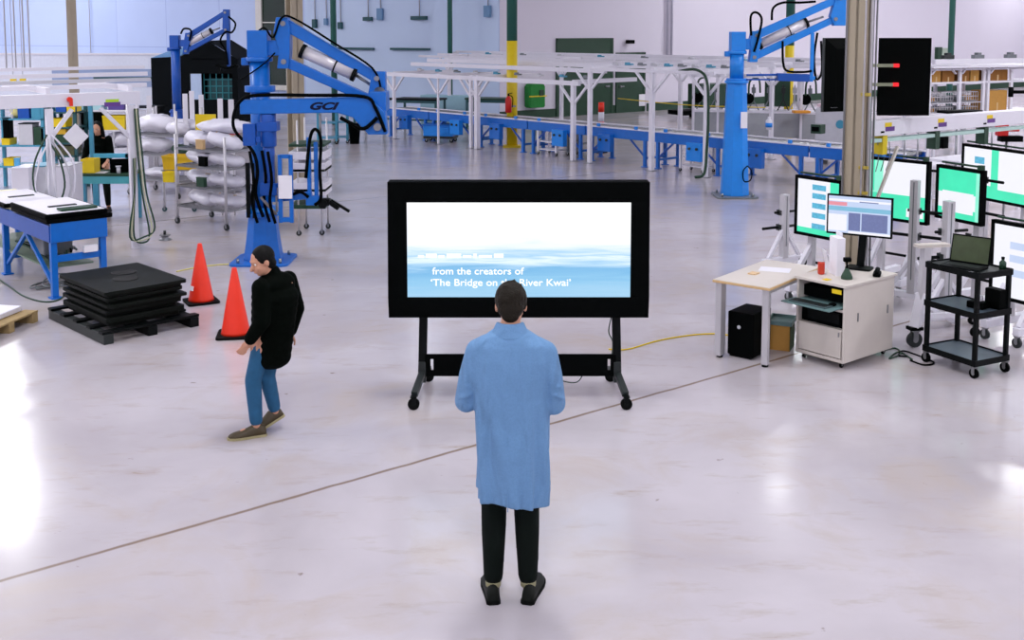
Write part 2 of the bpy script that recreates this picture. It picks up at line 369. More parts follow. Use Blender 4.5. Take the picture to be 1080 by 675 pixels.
# ------------------------------------------------------------------ light
LAMPS = [(gx, gy, 330) for gx in (-24, -12, 0, 12, 24) for gy in (-9, 0, 8.5)]
LAMPS += [(gx, gy, 850 if gx < 0 or gy < 40 else 420) for gx in (-28, 29) for gy in (19, 32, 45, 57)]
LAMPS += [(gx, 16.5, 420) for gx in (-22, -11, 11, 22)]
LAMPS += [(-16.7, 35.5, 300), (-13.2, 27.8, 330), (7.3, 28.8, 40), (15.2, 31.6, 330), (5, 49, 300), (21, 44, 620), (11, 41, 260), (20, 55, 450), (-20, 47, 200), (-3, 50, 200)]
for gx, gy, en in LAMPS:
    if gy > 45 and -9 < gx < 3: gy = 40
    z = 9.0; small = en < 100
    t = T('ceiling_light', 'white high bay lamp hanging high under the ceiling above the photo', 'lamp', (gx, gy, z), 0, 'high bay lamps')
    k = .3 if small else (.6 if en in (300, 330) and gx < -10 else 1)
    b = MB().box((0, 0, .12), (.7*k, 1.5*k, .14), taper=.85); t.part('housing', b, WHITE, .01)
    t.part('diffuser', MB().bb((-.32*k, -.7*k, .035), (.32*k, .7*k, .05)), E_LAMP)
    t.part('hanger', MB().cyl((0, 0, .19), (0, 0, 1.0), .015), STEEL)
    ld = bpy.data.lights.new('high_bay', 'AREA'); ld.shape = 'RECTANGLE'; ld.size = 1.0*k; ld.size_y = 2.2*k; ld.energy = en; ld.color = (.97, .98, 1.0)
    lo = bpy.data.objects.new('high_bay', ld); COL.objects.link(lo); lo.location = (gx, gy, z-.02)
w = bpy.data.worlds.new('world'); SC.world = w; w.use_nodes = True; w.node_tree.nodes['Background'].inputs[0].default_value = (.85, .88, 1, 1); w.node_tree.nodes['Background'].inputs[1].default_value = .6
SC.view_settings.view_transform = 'Standard'; SC.view_settings.look = 'None'; SC.view_settings.gamma = 1; SC.view_settings.exposure = 0.0
SC.view_settings.use_curve_mapping = False
try:
    SC.cycles.use_denoising = True; SC.cycles.max_bounces = 8; SC.cycles.sample_clamp_indirect = 8; SC.cycles.use_light_tree = True
except Exception: pass
# ------------------------------------------------------------------ people
def frame_of(d, up):
    d = Vector(d).normalized(); up = Vector(up); s = d.cross(up).normalized(); return d, s, s.cross(d)
def head_shape(b, c, fwd, up, s=1.0):     # c: centre of the skull, adds skull, jaw, nose, ears, lips, brow
    up = Vector(up).normalized(); fwd = Vector(fwd); fwd = (fwd-up*fwd.dot(up)).normalized(); r = fwd.cross(up)
    R = Matrix((r, fwd, up)).transposed()
    L = lambda x, y, z: Vector(c)+(r*x+fwd*y+up*z)*s
    b.ball(L(0, -.005, .02), [k*s for k in (.074, .093, .092)], 18, R)
    b.ball(L(0, .03, -.045), [k*s for k in (.058, .062, .068)], 16, R)
    b.ball(L(0, .055, -.09), [k*s for k in (.03, .026, .02)], 12, R)
    b.caps(L(0, .088, .005), .009*s, L(0, .112, -.033), .0145*s, 10)
    b.ball(L(0, .088, -.062), [k*s for k in (.024, .012, .009)], 10, R)
    b.ball(L(0, .078, .028), [k*s for k in (.052, .018, .011)], 12, R)
    for k in (-1, 1):
        b.ball(L(.077*k, -.008, -.012), [q*s for q in (.01, .02, .032)], 12, R)
        b.ball(L(.04*k, .06, -.03), [q*s for q in (.024, .028, .022)], 12, R)
    return L, R
def hand(b, w, d, palm_n, thumb_side, s=1.0, curl=.5):   # w wrist, d direction of the palm, palm_n faces the palm side
    d, sd, n = frame_of(d, palm_n); w = Vector(w); n = Vector(palm_n); n = (n-d*n.dot(d)).normalized(); sd = d.cross(n)*thumb_side
    R = Matrix((sd, d, n)).transposed()
    b.ball(w+d*.045*s, [k*s for k in (.039, .052, .015)], 14, R); b.caps(w, .024*s, w+d*.03*s, .026*s)
    for k, (o, ln) in enumerate(((.030, .072), (.010, .08), (-.010, .075), (-.029, .06))):
        p = w+d*.085*s+sd*o*s; a = curl*.6; q = d
        pts = [(p, .0095*s)]
        for f in (.45, .32, .25):
            q = (d*cos(a)+n*sin(a)).normalized(); p = p+q*ln*f*s; pts.append((p, (.0092-.001*len(pts)*.8)*s)); a += curl
        b.chain(pts, 10)
    p = w+d*.02*s+sd*.03*s; q = (sd*.75+d*.6+n*.25).normalized(); p2 = p+q*.042*s; p3 = p2+(d*.9+sd*.2+n*.3).normalized()*.032*s
    b.chain([(p, .014*s), (p2, .011*s), (p3, .009*s)], 10)
def shoe(t, heel, toe, m, s=1.0, label=None):
    heel = Vector(heel); toe = Vector(toe); d = (toe-heel).normalized(); r = d.cross(Vector((0, 0, 1))).normalized(); u = r.cross(d)
    b = MB(); rings = []
    for q, w, h in ((-.03, .024, .05), (-.02, .034, .075), (.02, .038, .10), (.07, .040, .092), (.12, .045, .07), (.17, .049, .055), (.22, .046, .045), (.255, .03, .032), (.268, .012, .02)):
        c = heel+d*q*s; ring = []
        for k in range(16):
            a = 2*pi*k/16; x = cos(a)*w*s; z = sin(a); z = (z*h*s if z > 0 else z*.0)
            ring.append(c+r*x+u*(z+.012*s))
        rings.append(ring)
    b.loft(rings); o = t.part('shoe', b, m, world=True, label=label)
    b = MB(); rings = []
    for q, w in ((-.034, .024), (-.02, .038), (.05, .04), (.12, .047), (.18, .052), (.23, .047), (.262, .03), (.276, .01)):
        c = heel+d*q*s; rings.append([c-r*w*s, c+r*w*s, c+r*w*s+u*.02*s, c-r*w*s+u*.02*s])
    b.loft(rings, smooth=False); t.part('sole', b, SOLE if m != LEATH else RUB, world=True, parent=o)
def person(name_label, loc, J, skin, vox, s=1.0, group=None):
    t = T('person', name_label, 'person', loc)
    b = MB(); J = {k: Vector(v)+Vector(loc) if k[0] != '_' else v for k, v in J.items()}
    L, R = head_shape(b, J['head'], J['_fwd'], J['_up'], s)
    b.chain([(J['neck'], .058*s), (J['head']-Vector(J['_up']).normalized()*.05*s, .05*s)], 14)
    ch, pv = J['chest'], J['pelvis']; sh = (J['shR']-J['shL']).normalized()
    for k in range(7):
        q = k/6; c = pv.lerp(ch, q); b.ball(c, ((.15-.02*sin(pi*q)+.02*q)*s, .105*s, .10*s), 16)
    b.ball(ch+Vector((0, 0, .1*s)), (.15*s, .085*s, .08*s), 16)
    for k, sd in (('L', -1), ('R', 1)):
        b.chain([(ch+Vector((0, 0, .09*s)), .06*s), (J['sh'+k]-Vector((0, 0, .012)), .046*s), (J['el'+k], .038*s), (J['wr'+k], .025*s)])
        hand(b, J['wr'+k], J['_hd'+k], J['_pn'+k], J['_ts'+k], s, J.get('_curl', .5))
        b.chain([(J['hip'+k], .09*s), (J['kn'+k], .056*s), (J['kn'+k].lerp(J['an'+k], .3), .055*s), (J['an'+k], .036*s)])
        b.caps(J['an'+k]-Vector((0, 0, .03)), .03*s, J['an'+k]+Vector(J['_ft'+k])*.12*s-Vector((0, 0, .045*s)), .025*s)
    body = t.part('body', b, skin, world=True); remesh(body, vox, 3)
    for k in (-1, 1):
        p = L(.031*k, .074, .006); e = MB().ball(p, .0105*s, 12); e.mi(1).ball(L(.031*k, .0815, .006), .005*s, 8)
        t.part('eye', e, [EYE, BLACK], world=True)
    return t, J, L, R
def garment(t, name, prims, m, vox, label=None, sm=4):
    b = MB(); prims(b); o = t.part(name, b, m, world=True, label=label); remesh(o, vox, sm); return o
def trousers(t, J, m, s, vox, top=.115, hem=.05, name='trousers', label=None, dz=.04):
    def f(b):
        b.ball(J['pelvis'], (.148*s, .112*s, .11*s), 16)
        for k in 'LR':
            an = J['an'+k]+(J['kn'+k]-J['an'+k]).normalized()*dz
            b.chain([(J['hip'+k], .088*s), (J['kn'+k], .07*s), (J['kn'+k].lerp(an, .35), .067*s), (an, hem*s)], 16)
            b.ball(J['kn'+k].lerp(an, .8)+Vector((0, -.006, 0)), .056*s, 12)
    return garment(t, name, f, m, vox, label)
# --- person in the blue lab coat, seen from behind
P1 = Vector((-.01, 5.69, 0))
J = dict(head=(.005, .075, 1.612), _fwd=(.05, .8, -.6), _up=(0, .45, .9), neck=(0, .0, 1.47), chest=(0, 0, 1.27), pelvis=(.0, 0, .93),
    shL=(-.17, .0, 1.395), shR=(.185, .0, 1.385), elL=(-.235, .02, 1.10), elR=(.235, .01, 1.09), wrL=(-.1, .26, 1.12), wrR=(.1, .26, 1.11),
    _hdL=(.6, .75, .15), _hdR=(-.6, .75, .15), _pnL=(.5, -.4, .7), _pnR=(-.5, -.4, .7), _tsL=-1, _tsR=1, _curl=.5,
    hipL=(-.085, 0, .9), hipR=(.085, 0, .9), knL=(-.088, .012, .5), knR=(.09, .012, .5), anL=(-.092, -.005, .09), anR=(.098, -.005, .09), _ftL=(-.15, .98, 0), _ftR=(.3, .95, 0))
t1, J1, L1, R1 = person('person standing with back turned in a long light blue lab coat before the big screen', P1, J, SKIN, .006)
trousers(t1, J1, JEAN, 1.0, .011, hem=.054)
for k, ft in (('L', (-.12, 1, 0)), ('R', (.25, 1, 0))):
    a = J1['an'+k]; ft = Vector(ft).normalized(); shoe(t1, (a.x, a.y-.045, 0), (a.x+ft.x*.2, a.y-.045+ft.y*.2, 0), LEATH, 1.0)
    t1.part('sock', MB().cyl((a.x, a.y, .075), (a.x, a.y, .155), .042, .046, 16), mat('pale_sock', (172, 168, 130), .9), world=True)
def coat(b):
    n = 56; rings = []
    for z, rx, ry, cx, cy in ((1.505, .07, .066, 0, .012), (1.485, .10, .08, 0, .008), (1.455, .145, .095, .003, 0), (1.42, .185, .11, .005, 0), (1.34, .208, .13, .005, 0), (1.26, .205, .138, .005, 0), (1.15, .198, .135, .005, 0), (1.0, .192, .138, .005, 0),
            (.86, .188, .15, .006, 0), (.74, .186, .152, .006, 0), (.65, .182, .15, .004, 0), (.585, .178, .148, .0, 0)):
        ring = []
        for k in range(n):
            a = 2*pi*k/n; q = max(0, (1.35-z)/.8); f = 1.03+q*(.09*sin(5*a+1.0+z)+.075*sin(9*a+2*z*3)+.05*cos(3*a-.6)+.04*sin(14*a+z*5))+.012*sin(13*a+z*14)*min(1, q*2+.3)
            x = cos(a); y = sin(a)
            sx = abs(x)**.85*(1 if x > 0 else -1); sy = abs(y)**.9*(1 if y > 0 else -1)
            zz = z-(max(0, .68-z)/.1)*.05*max(0, .2+x)
            ring.append(P1+Vector((cx+rx*f*sx, cy+ry*f*sy, zz)))
        rings.append(ring)
    b.loft(rings)
    for k, sd in (('L', -1), ('R', 1)):
        s_, e, w = J1['sh'+k], J1['el'+k], J1['wr'+k]
        b.chain([(s_-Vector((sd*.05, 0, -.012)), .064), (s_+Vector((sd*.0, 0, -.02)), .07), (s_.lerp(e, .5)+Vector((sd*.006, -.01, 0)), .066), (e, .064), (e.lerp(w, .5), .055), (w.lerp(e, .1), .048)], 18)
        for q in (.35, .6, .8): b.ball(s_.lerp(e, q)+Vector((sd*.01, -.012, 0)), (.068, .066, .018), 14, Euler((0, sd*.5, .3)).to_matrix())
        for q in (.1, .4): b.ball(e.lerp(w, q), (.062, .02, .06), 12)
co = garment(t1, 'lab_coat', coat, COAT, .0075, sm=3)
def collar(b):
    for k in range(22):
        a = pi*(1.0+k/21.0*1.0)-.0; a = -pi*.08+(-pi*.84)*k/21
        p = P1+Vector((.068*cos(a), .012+.066*sin(a)-.0, 1.532)); q = P1+Vector((.1*cos(a), .008+.092*sin(a), 1.465))
        b.caps(p, .0095, q, .011, 8)
garment(t1, 'collar', collar, COAT, .006, sm=3)
b = MB().bar(P1+Vector((-.012, -.152, .96)), P1+Vector((-.012, -.168, .56)), .004, .004); t1.part('back_vent_seam', b, COAT, world=True)
b = MB(); 
def hair1(b):
    b.ball(L1(0, -.018, .028), (.088, .1, .099), 20, R1); b.ball(L1(0, -.05, -.03), (.072, .055, .06), 18, R1); b.ball(L1(0, -.058, -.07), (.05, .032, .04), 14, R1)
    for k in range(26):
        a = random.uniform(-2.6, .0); e = random.uniform(-.5, 1.2); v = (.084*cos(a)*cos(e), .095*sin(a)*cos(e)-.018, .095*sin(e)+.025)
        b.ball(L1(*v), (.008, .01, .02), 8, R1)
garment(t1, 'hair', hair1, HAIR, .006, sm=2)
# --- person striding by in a black jacket
P2 = Vector((-1.93, 8.15, 0)); S2 = .93
J = dict(head=(.045, -.05, 1.355), _fwd=(-.8, -.55, -.35), _up=(-.3, -.15, .93), neck=(.1, .0, 1.235), chest=(.125, .01, 1.07), pelvis=(.08, .02, .80),
    shL=(.05, -.14, 1.17), shR=(.2, .13, 1.17), elL=(.07, -.2, .93), elR=(.25, .18, .93), wrL=(-.03, -.21, .78), wrR=(.19, .22, .72),
    _hdL=(-.55, .0, -.8), _hdR=(-.25, .1, -.95), _pnL=(-.4, .9, .2), _pnR=(-.3, -.95, 0), _tsL=1, _tsR=-1, _curl=.45,
    hipL=(.05, -.05, .78), hipR=(.09, .07, .78), knL=(-.04, -.07, .44), knR=(.04, .05, .43), anL=(-.02, -.08, .09), anR=(.09, .08, .14), _ftL=(-.9, -.35, 0), _ftR=(-.75, -.3, -.55))
t2, J2, L2, R2 = person('person walking past the traffic cones in black jacket and blue jeans', P2, J, SKIN, .0075, S2)
trousers(t2, J2, BJEAN, .9, .012, hem=.056)
a = J2['anL']; shoe(t2, (a.x+.04, a.y+.015, 0), (a.x-.2, a.y-.08, 0), BROWNS, .95); a = J2['anR']; shoe(t2, (a.x+.04, a.y+.02, .085), (a.x-.13, a.y-.05, -.005), BROWNS, .95)
def jk(b):
    pv, ch = J2['pelvis'], J2['chest']
    for k in range(9):
        q = k/8; b.ball((pv-Vector((0, 0, .2))).lerp(ch, q), (.15+.03*q, .165+.02*q, .1), 18, Euler((0, 0, .9)).to_matrix())
    b.ball(ch+Vector((0, 0, .09)), (.13, .17, .1), 18, Euler((0, 0, -.6)).to_matrix())
    b.chain([(ch+Vector((0, 0, .08)), .1), (J2['neck']+Vector((0, 0, .01)), .074)], 16)
    for k in 'LR':
        b.chain([(J2['sh'+k], .07), (J2['el'+k], .064), (J2['wr'+k].lerp(J2['el'+k], .12), .048)], 16)
        for q in (.3, .55, .8): b.ball(J2['sh'+k].lerp(J2['el'+k], q), (.074, .074, .02), 12)
garment(t2, 'jacket', jk, JACK, .010, sm=4)
def hair2(b):
    b.ball(L2(0, -.02, .03), [k*S2 for k in (.085, .098, .094)], 18, R2); b.ball(L2(0, -.05, -.04), [k*S2 for k in (.072, .055, .06)], 16, R2)
garment(t2, 'hair', hair2, HAIRB, .008, sm=3)
# --- person in black at the workbench
P3 = Vector((-7.05, 18.5, 0)); S3 = .95
J = dict(head=(.0, -.05, 1.44), _fwd=(.15, -.85, -.4), _up=(0, -.3, .93), neck=(0, .0, 1.30), chest=(0, .01, 1.13), pelvis=(.0, .02, .84),
    shL=(.17, .0, 1.25), shR=(-.17, .0, 1.25), elL=(.22, -.03, 1.0), elR=(-.22, -.03, 1.0), wrL=(.2, -.2, .87), wrR=(-.2, -.2, .87),
    _hdL=(-.1, -.9, -.3), _hdR=(.1, -.9, -.3), _pnL=(0, .2, -.95), _pnR=(0, .2, -.95), _tsL=1, _tsR=-1, _curl=.35,
    hipL=(.08, .02, .82), hipR=(-.08, .02, .82), knL=(.11, 0, .46), knR=(-.08, 0, .46), anL=(.13, .0, .09), anR=(-.08, .02, .09), _ftL=(.1, -1, 0), _ftR=(-.1, -1, 0))
t3, J3, L3, R3 = person('person with long black hair and black clothes at the teal workbench', P3, J, SKIN, .009, S3)
trousers(t3, J3, JEAN, .9, .013, hem=.05)
for k in 'LR':
    a = J3['an'+k]; shoe(t3, (a.x, a.y+.04, 0), (a.x+(.02 if k == 'L' else -.02), a.y-.2, 0), LEATH, .95)
def top3(b):
    for k in range(7):
        q = k/6; b.ball((J3['pelvis']-Vector((0, 0, .06))).lerp(J3['chest'], q), (.165, .118, .09), 16)
    b.ball(J3['chest']+Vector((0, 0, .08)), (.17, .1, .08), 16); b.chain([(J3['chest'], .1), (J3['neck'], .064)], 14)
    for k in 'LR': b.chain([(J3['sh'+k], .062), (J3['el'+k], .052), (J3['el'+k].lerp(J3['wr'+k], .55), .046)], 14)
garment(t3, 'top', top3, JACK, .012)
def hair3(b):
    b.ball(L3(0, -.025, .03), [k*S3 for k in (.088, .098, .098)], 18, R3)
    for k in (-1, 1): b.chain([(L3(.075*k, -.01, .02), .035), (L3(.085*k, .0, -.1), .035), (L3(.09*k, .01, -.22), .03), (L3(.08*k, .03, -.3), .018)])
    b.chain([(L3(0, -.07, 0), .06), (L3(0, -.09, -.15), .07), (L3(0, -.09, -.3), .05)])
garment(t3, 'hair', hair3, HAIRB, .01, sm=3)
# ------------------------------------------------------------------ big display on its wheeled stand
TVY = 8.95; t = T('display_stand', 'huge black framed screen on a black wheeled stand in the middle of the floor', 'screen', (.055, TVY, 0))
tx = .055; l = lambda p: Vector((p.x-tx, 0, p.z))
q0, q1, q2, q3 = [l(A(x, y, TVY)) for x, y in ((408.8, 192), (685.2, 191), (411, 335), (684.2, 333.5))]
W2 = (q1.x-q0.x)/2; ZT, ZB = (q0.z+q1.z)/2, (q2.z+q3.z)/2
b = MB(); z0, z1 = A(431, 313, TVY).z, A(431, 213, TVY).z; sx0, sx1 = A(429.5, 260, TVY).x-tx, A(665, 260, TVY).x-tx
b.bb((-W2, .0, ZB), (W2, .13, ZT)).bb((-W2*.8, .13, ZB+.15), (W2*.8, .19, ZT-.2))
hs = t.part('housing', b, BLACK, .008)
b = MB(); yy = -.03
b.bb((-W2, yy, z1), (W2, 0, ZT)).bb((-W2, yy, ZB), (W2, 0, z0)).bb((-W2, yy, z0), (sx0, 0, z1)).bb((sx1, yy, z0), (W2, 0, z1))
t.part('bezel', b, BLACK, .004)
# moving picture: pale sky over blue sea with surf
sm = bpy.data.materials.new('sea_picture'); sm.use_nodes = True; nt = sm.node_tree; B = nt.nodes['Principled BSDF']; B.inputs['Base Color'].default_value = (.01, .01, .01, 1); B.inputs['Roughness'].default_value = .25
tc = nt.nodes.new('ShaderNodeTexCoord'); sp = nt.nodes.new('ShaderNodeSeparateXYZ'); nt.links.new(tc.outputs['Generated'], sp.inputs[0])
mp = nt.nodes.new('ShaderNodeMapping'); mp.inputs['Scale'].default_value = (1.6, 1, 9); nt.links.new(tc.outputs['Generated'], mp.inputs[0])
n = nt.nodes.new('ShaderNodeTexNoise'); n.inputs['Scale'].default_value = 1.7; n.inputs['Detail'].default_value = 6; n.inputs['Distortion'].default_value = .6; nt.links.new(mp.outputs[0], n.inputs['Vector'])
def M2(op, x, y):
    k = nt.nodes.new('ShaderNodeMath'); k.operation = op
    for i, q in ((0, x), (1, y)):
        if isinstance(q, (int, float)): k.inputs[i].default_value = q
        else: nt.links.new(q, k.inputs[i])
    return k.outputs[0]
h = M2('ADD', M2('ADD', sp.outputs[2], M2('MULTIPLY', M2('SUBTRACT', n.outputs['Fac'], .5), .28)), M2('MULTIPLY', sp.outputs[0], -.03))
cr = nt.nodes.new('ShaderNodeValToRGB'); nt.links.new(h, cr.inputs[0]); e = cr.color_ramp.elements
e[0].position = 0; e[0].color = rgb((160, 205, 235)); e[1].position = 1; e[1].color = rgb((252, 252, 255))
for ps, c in ((.16, (140, 196, 232)), (.27, (120, 182, 226)), (.33, (176, 214, 242)), (.38, (226, 242, 255)), (.42, (168, 210, 240)), (.47, (214, 234, 252)), (.55, (242, 246, 255))):
    x = e.new(ps); x.color = rgb(c)
nt.links.new(cr.outputs[0], B.inputs['Emission Color']); B.inputs['Emission Strength'].default_value = 1.1
scr = t.part('screen', MB().bb((sx0, -.012, z0), (sx1, 0, z1)), sm)
def scrtext(s, px, py, h, name='caption', sx=1.1):
    p = A(px, py, TVY); M = Matrix.Translation((p.x-tx, -.0135, p.z)) @ Matrix.Rotation(pi/2, 4, 'X')
    return text_mesh(name, s, h, emit('caption_white', (255, 255, 255), 1.2, 0), scr, M, off=.0008, sx=sx)
scrtext('from the creators of', 456, 289, .083); scrtext('\u2018The Bridge on the River Kwai\u2019', 454, 301, .083, sx=1.13)
b = MB(); p = A(441, 271.5, TVY); x = 0
for k, wd in enumerate((.05, .09, .05, .12, .07, .03, .11, .08)):
    b.bb((p.x-tx+x, -.0145, p.z), (p.x-tx+x+wd, -.0125, p.z+.022+.012*(k % 2))); x += wd+.016
t.part('blurred_caption', b, emit('caption_white', (255, 255, 255)), parent=scr)
tx_ = tx
for px, s in ((446, -1), (650.5, 1)):
    x = A(px, 360, TVY).x-tx; zc = A(px, 400, TVY).z
    t.part('post', MB().bar((x-s*.02, .06, ZT-.5), (x+s*.012, .06, .16), .07, .05), BLACKM, .005)
    zb = .16; b = MB(); b.bar((x+s*.01, .07, .20), (x+s*.05, -.27, .12), .055, .05).bar((x+s*.01, .05, .20), (x-s*.01, .42, .12), .055, .05).bar((x+s*.01, .06, .3), (x+s*.01, .06, .12), .06, .07)
    t.part('leg', b, CHAR, .006); caster(t, (x+s*.055, -.29, 0), .048, fork=BLACKM); caster(t, (x-s*.012, .43, 0), .048, fork=BLACKM)
xa, xb = A(448, 380, TVY).x-tx, A(650, 380, TVY).x-tx; za, zb = A(540, 375, TVY).z, A(540, 398, TVY).z
b = MB(); b.bb((xa, .03, zb), (xa+.045, .05, za)).bb((xa+.07, .03, zb), (xb-.07, .05, za)).bb((xb-.045, .03, zb), (xb, .05, za))
for x in (xa+.0575, xb-.0575): b.bb((x-.0126, .03, zb), (x+.0126, .05, zb+.05)).bb((x-.0126, .03, za-.04), (x+.0126, .05, za))
t.part('cross_panel', b, BLACK, .0)
p0, p1 = A(645, 335, TVY), A(655, 372, TVY)
b = MB().tube([(.80, .1, ZB+.02), (.765, .1, .55), (.80, .1, .45), (.79, .09, .3)], .005).tube([(.30, .1, zb+.02), (.36, .11, zb-.06), (.5, .12, zb-.08), (.56, .1, zb+.02)], .005); t.part('cable', b, DGREEN)
# ------------------------------------------------------------------ traffic cones
def cone(loc, rz, label, sc=1.0, patch=False):
    t = T('traffic_cone', label, 'cone', loc, rz, None)
    t.part('base', MB().slab((0, 0, .0125), .37*sc, .37*sc, .04, .025), RUB, .003)
    t.part('cone_body', MB().lathe([(.15*sc, .02), (.142*sc, .05), (.025*sc, .69*sc), (.02*sc, .7*sc)], n=28), ORANGE)
    if patch: t.part('sticker', MB().box((-.118*sc, -.05, .18), (.012, .06, .05), rot=(0, .18, .35)), WHITEP)
    return t
cone((-3.55, 12.07+.15, 0), .5, 'orange traffic cone nearest the black stack, white sticker on its side', .97, True)
cone((-2.81, 10.85, 0), .15, 'orange traffic cone next to the walking person', 1.0)
# ------------------------------------------------------------------ black stack on its pallet
ST = Vector((-4.12, 11.33, 0)); SR = radians(-46)
t = T('pallet', 'black low pallet frame under the stack of black slabs', 'pallet', ST, SR)
for y in (-.46, 0, .46): t.part('runner', MB().bb((-.72, y-.05, 0), (.68, y+.05, .1)), CHAR if y < 0 else BLACKM, .006)
b = MB()
for x in (-.66, -.33, 0, .33, .62): b.bb((x-.05, -.52, .1), (x+.05, .52, .125))
t.part('deck', b, BLACKM, .004)
for k, (z, h, dx, dy, w, d) in enumerate(((.126, .1, 0, 0, 1.12, .84), (.228, .07, -.02, .01, 1.1, .82), (.3, .06, .02, -.01, 1.14, .86), (.362, .065, .0, .0, 1.1, .82), (.429, .07, .0, .0, 1.16, .88))):
    nm = ['lowest', 'second', 'middle', 'fourth', 'top'][k]
    s = T('black_slab', {'lowest': 'thick black slab lying on the black pallet frame, lowest of the stack', 'second': 'black slab second from the bottom of the stack', 'middle': 'black slab in the middle of the stack', 'fourth': 'black slab just under the top one of the stack', 'top': 'topmost black slab of the stack with two round hollows'}[nm], 'slab', ST+Vector((dx, dy, z)), SR, 'black slabs on the pallet')
    b = MB().slab((0, 0, h*.72), w, d, .03, h*.5).slab((0, 0, h*.23), w-.08, d-.08, .03, h*.46); s.part('panel', b, mat('greenish_black_board', (8, 14, 10), .6, spec=.15), .003)
    if k == 4:
        for x, y in ((-.18, .1), (.12, -.02)): s.part('hollow_shade_disc', MB().lathe([(.13, 0), (.13, .004), (.115, .006), (.1, .002)], (x, y, h*.97)), mat('deep_black', (3, 3, 3), .8))  # raised black discs paint the dark inside the two hollows
# ------------------------------------------------------------------ wooden pallet corner at the left edge
t = T('wooden_pallet', 'wooden pallet cut off by the left edge with white sheet on it', 'pallet', (-5.72, 11.05, 0), radians(-10))
for y in (-.4, 0, .4): t.part('runner', MB().bb((-.6, y-.045, 0), (.6, y+.045, .1)), WOODP, .003)
for k in range(5): t.part('deck_board', MB().bb((-.6+.26*k, -.45, .1), (-.44+.26*k, .45, .12)), WOODP, .003)
one('white_sheet', MB().slab((0, 0, .15), 1.0, .75, .03, .055), FILM, 'flat white wrapped sheet lying on the wooden pallet', 'sheet', loc=(-5.76, 11.08, 0), rz=radians(-10), bevel=.01)
# ------------------------------------------------------------------ blue manipulator cranes
def crane(label, base, rz, m, k, H, piv, end, sec=.13):
    """k: pedestal height, H: post top, piv/end: (x, z) of the link ends in the boom plane (local x)"""
    t = T('manipulator_crane', label, 'crane', base, rz)
    t.part('base_plate', MB().slab((0, 0, .015), .78, .78, .1, .03), GREY if m is BLUEL else m, .004)
    for q in range(4):
        a = pi/4+q*pi/2; t.part('anchor_bolt', MB().cyl((.33*cos(a)*1.2, .33*sin(a)*1.2, .03), (.33*cos(a)*1.2, .33*sin(a)*1.2, .09), .022, n=6), STEEL)
    def ring(r, z): return [Vector((r*cos(pi/8+pi*i/4), r*sin(pi/8+pi*i/4), z)) for i in range(8)]
    t.part('pedestal', MB().loft([ring(.27, .03), ring(.23, k*.45), ring(.19, k)], smooth=False), m, .01)
    t.part('flange', MB().cyl((0, 0, k), (0, 0, k+.05), .22, n=24).cyl((0, 0, k+.05), (0, 0, k+.09), .19, n=24), m, .004)
    t.part('post', MB().cyl((0, 0, k+.09), (0, 0, H-.35), sec, n=24), m)
    b = MB().box((0, 0, H-.17), (sec*2.05, sec*2.05, .36)).cyl((0, 0, H-.4), (0, 0, H-.34), sec*1.35, n=20); b.bb((sec*.8, -.08, H-.32), (piv[0][0]-.02, .08, H-.12)); b.box((-sec*1.4, 0, H-.4), (.1, .1, .1))
    t.part('swivel_head', b, m, .012)
    (ux, uz), (lx, lz) = piv; (ex, ez), (fx, fz) = end
    b = MB().prism([(ux-.09, uz+.08), (ux+.06, uz+.08), (ux+.09, uz-.08), (lx+.08, lz+.1), (lx+.06, lz-.09), (lx-.09, lz-.09), (lx-.06, lz+.15), (ux-.13, uz-.12)], -.1, .1); t.part('pivot_block', b, m, .01)
    b = MB().bar((ux, 0, uz), (ex, 0, ez), .13, .15, w1=.11, h1=.13); t.part('upper_link', b, m, .01)
    b = MB().bar((lx, 0, lz), (fx, 0, fz), .12, .13, w1=.1, h1=.12); t.part('lower_link', b, m, .01)
    b = MB()
    for x, z in ((ux, uz), (lx, lz), (ex, ez), (fx, fz)): b.cyl((x, -.115, z), (x, .115, z), .035, n=14)
    t.part('pivot_pin', b, STEEL)
    b = MB().prism([(ex-.06, ez+.09), (ex+.11, ez+.09), (ex+.11, fz-.12), (fx-.02, fz-.12), (fx-.09, fz+.05)], -.09, .09); t.part('end_block', b, m, .01)
    d = Vector((fx-lx, 0, fz-lz)).normalized(); n = Vector((-d.z, 0, d.x)); L = (Vector((fx, 0, fz))-Vector((lx, 0, lz))).length
    gap = (Vector((ux-lx, 0, uz-lz))).dot(n); p0 = Vector((lx, 0, lz))+d*L*.12+n*gap*.48; p1 = Vector((lx, 0, lz))+d*L*.7+n*gap*.48
    cy = t.part('air_cylinder', MB().cyl(p0, p1, .085, n=24), mat('silver_cylinder', (214, 210, 216), .3, metal=.2))
    b = MB().cyl(p0-d*.02, p0+d*.03, .098, n=24).cyl(p0.lerp(p1, .62), p0.lerp(p1, .62)+d*.02, .092, n=24).cyl(p1-d*.03, p1+d*.02, .098, n=24); t.part('end_cap', b, BLACKM, parent=cy)
    t.part('piston_rod', MB().cyl(p1, p1+d*L*.2-n*.04, .02), STEEL, parent=cy)
    return t, d, n
tb = G(275, 268)
base = Vector((-3.34, 14.45, 0)); t, d, n = crane('large blue manipulator crane lettered GCI behind the walking person', base, 0, BLUE, .62, 3.08, ((.34, 3.18), (.34, 2.68)), ((1.56, 2.46), (1.52, 2.15)))
bx = base.x; by = 14.0-base.y
t.part('collar_flange', MB().cyl((0, 0, 2.28), (0, 0, 2.36), .2, n=24), BLUE, .004)
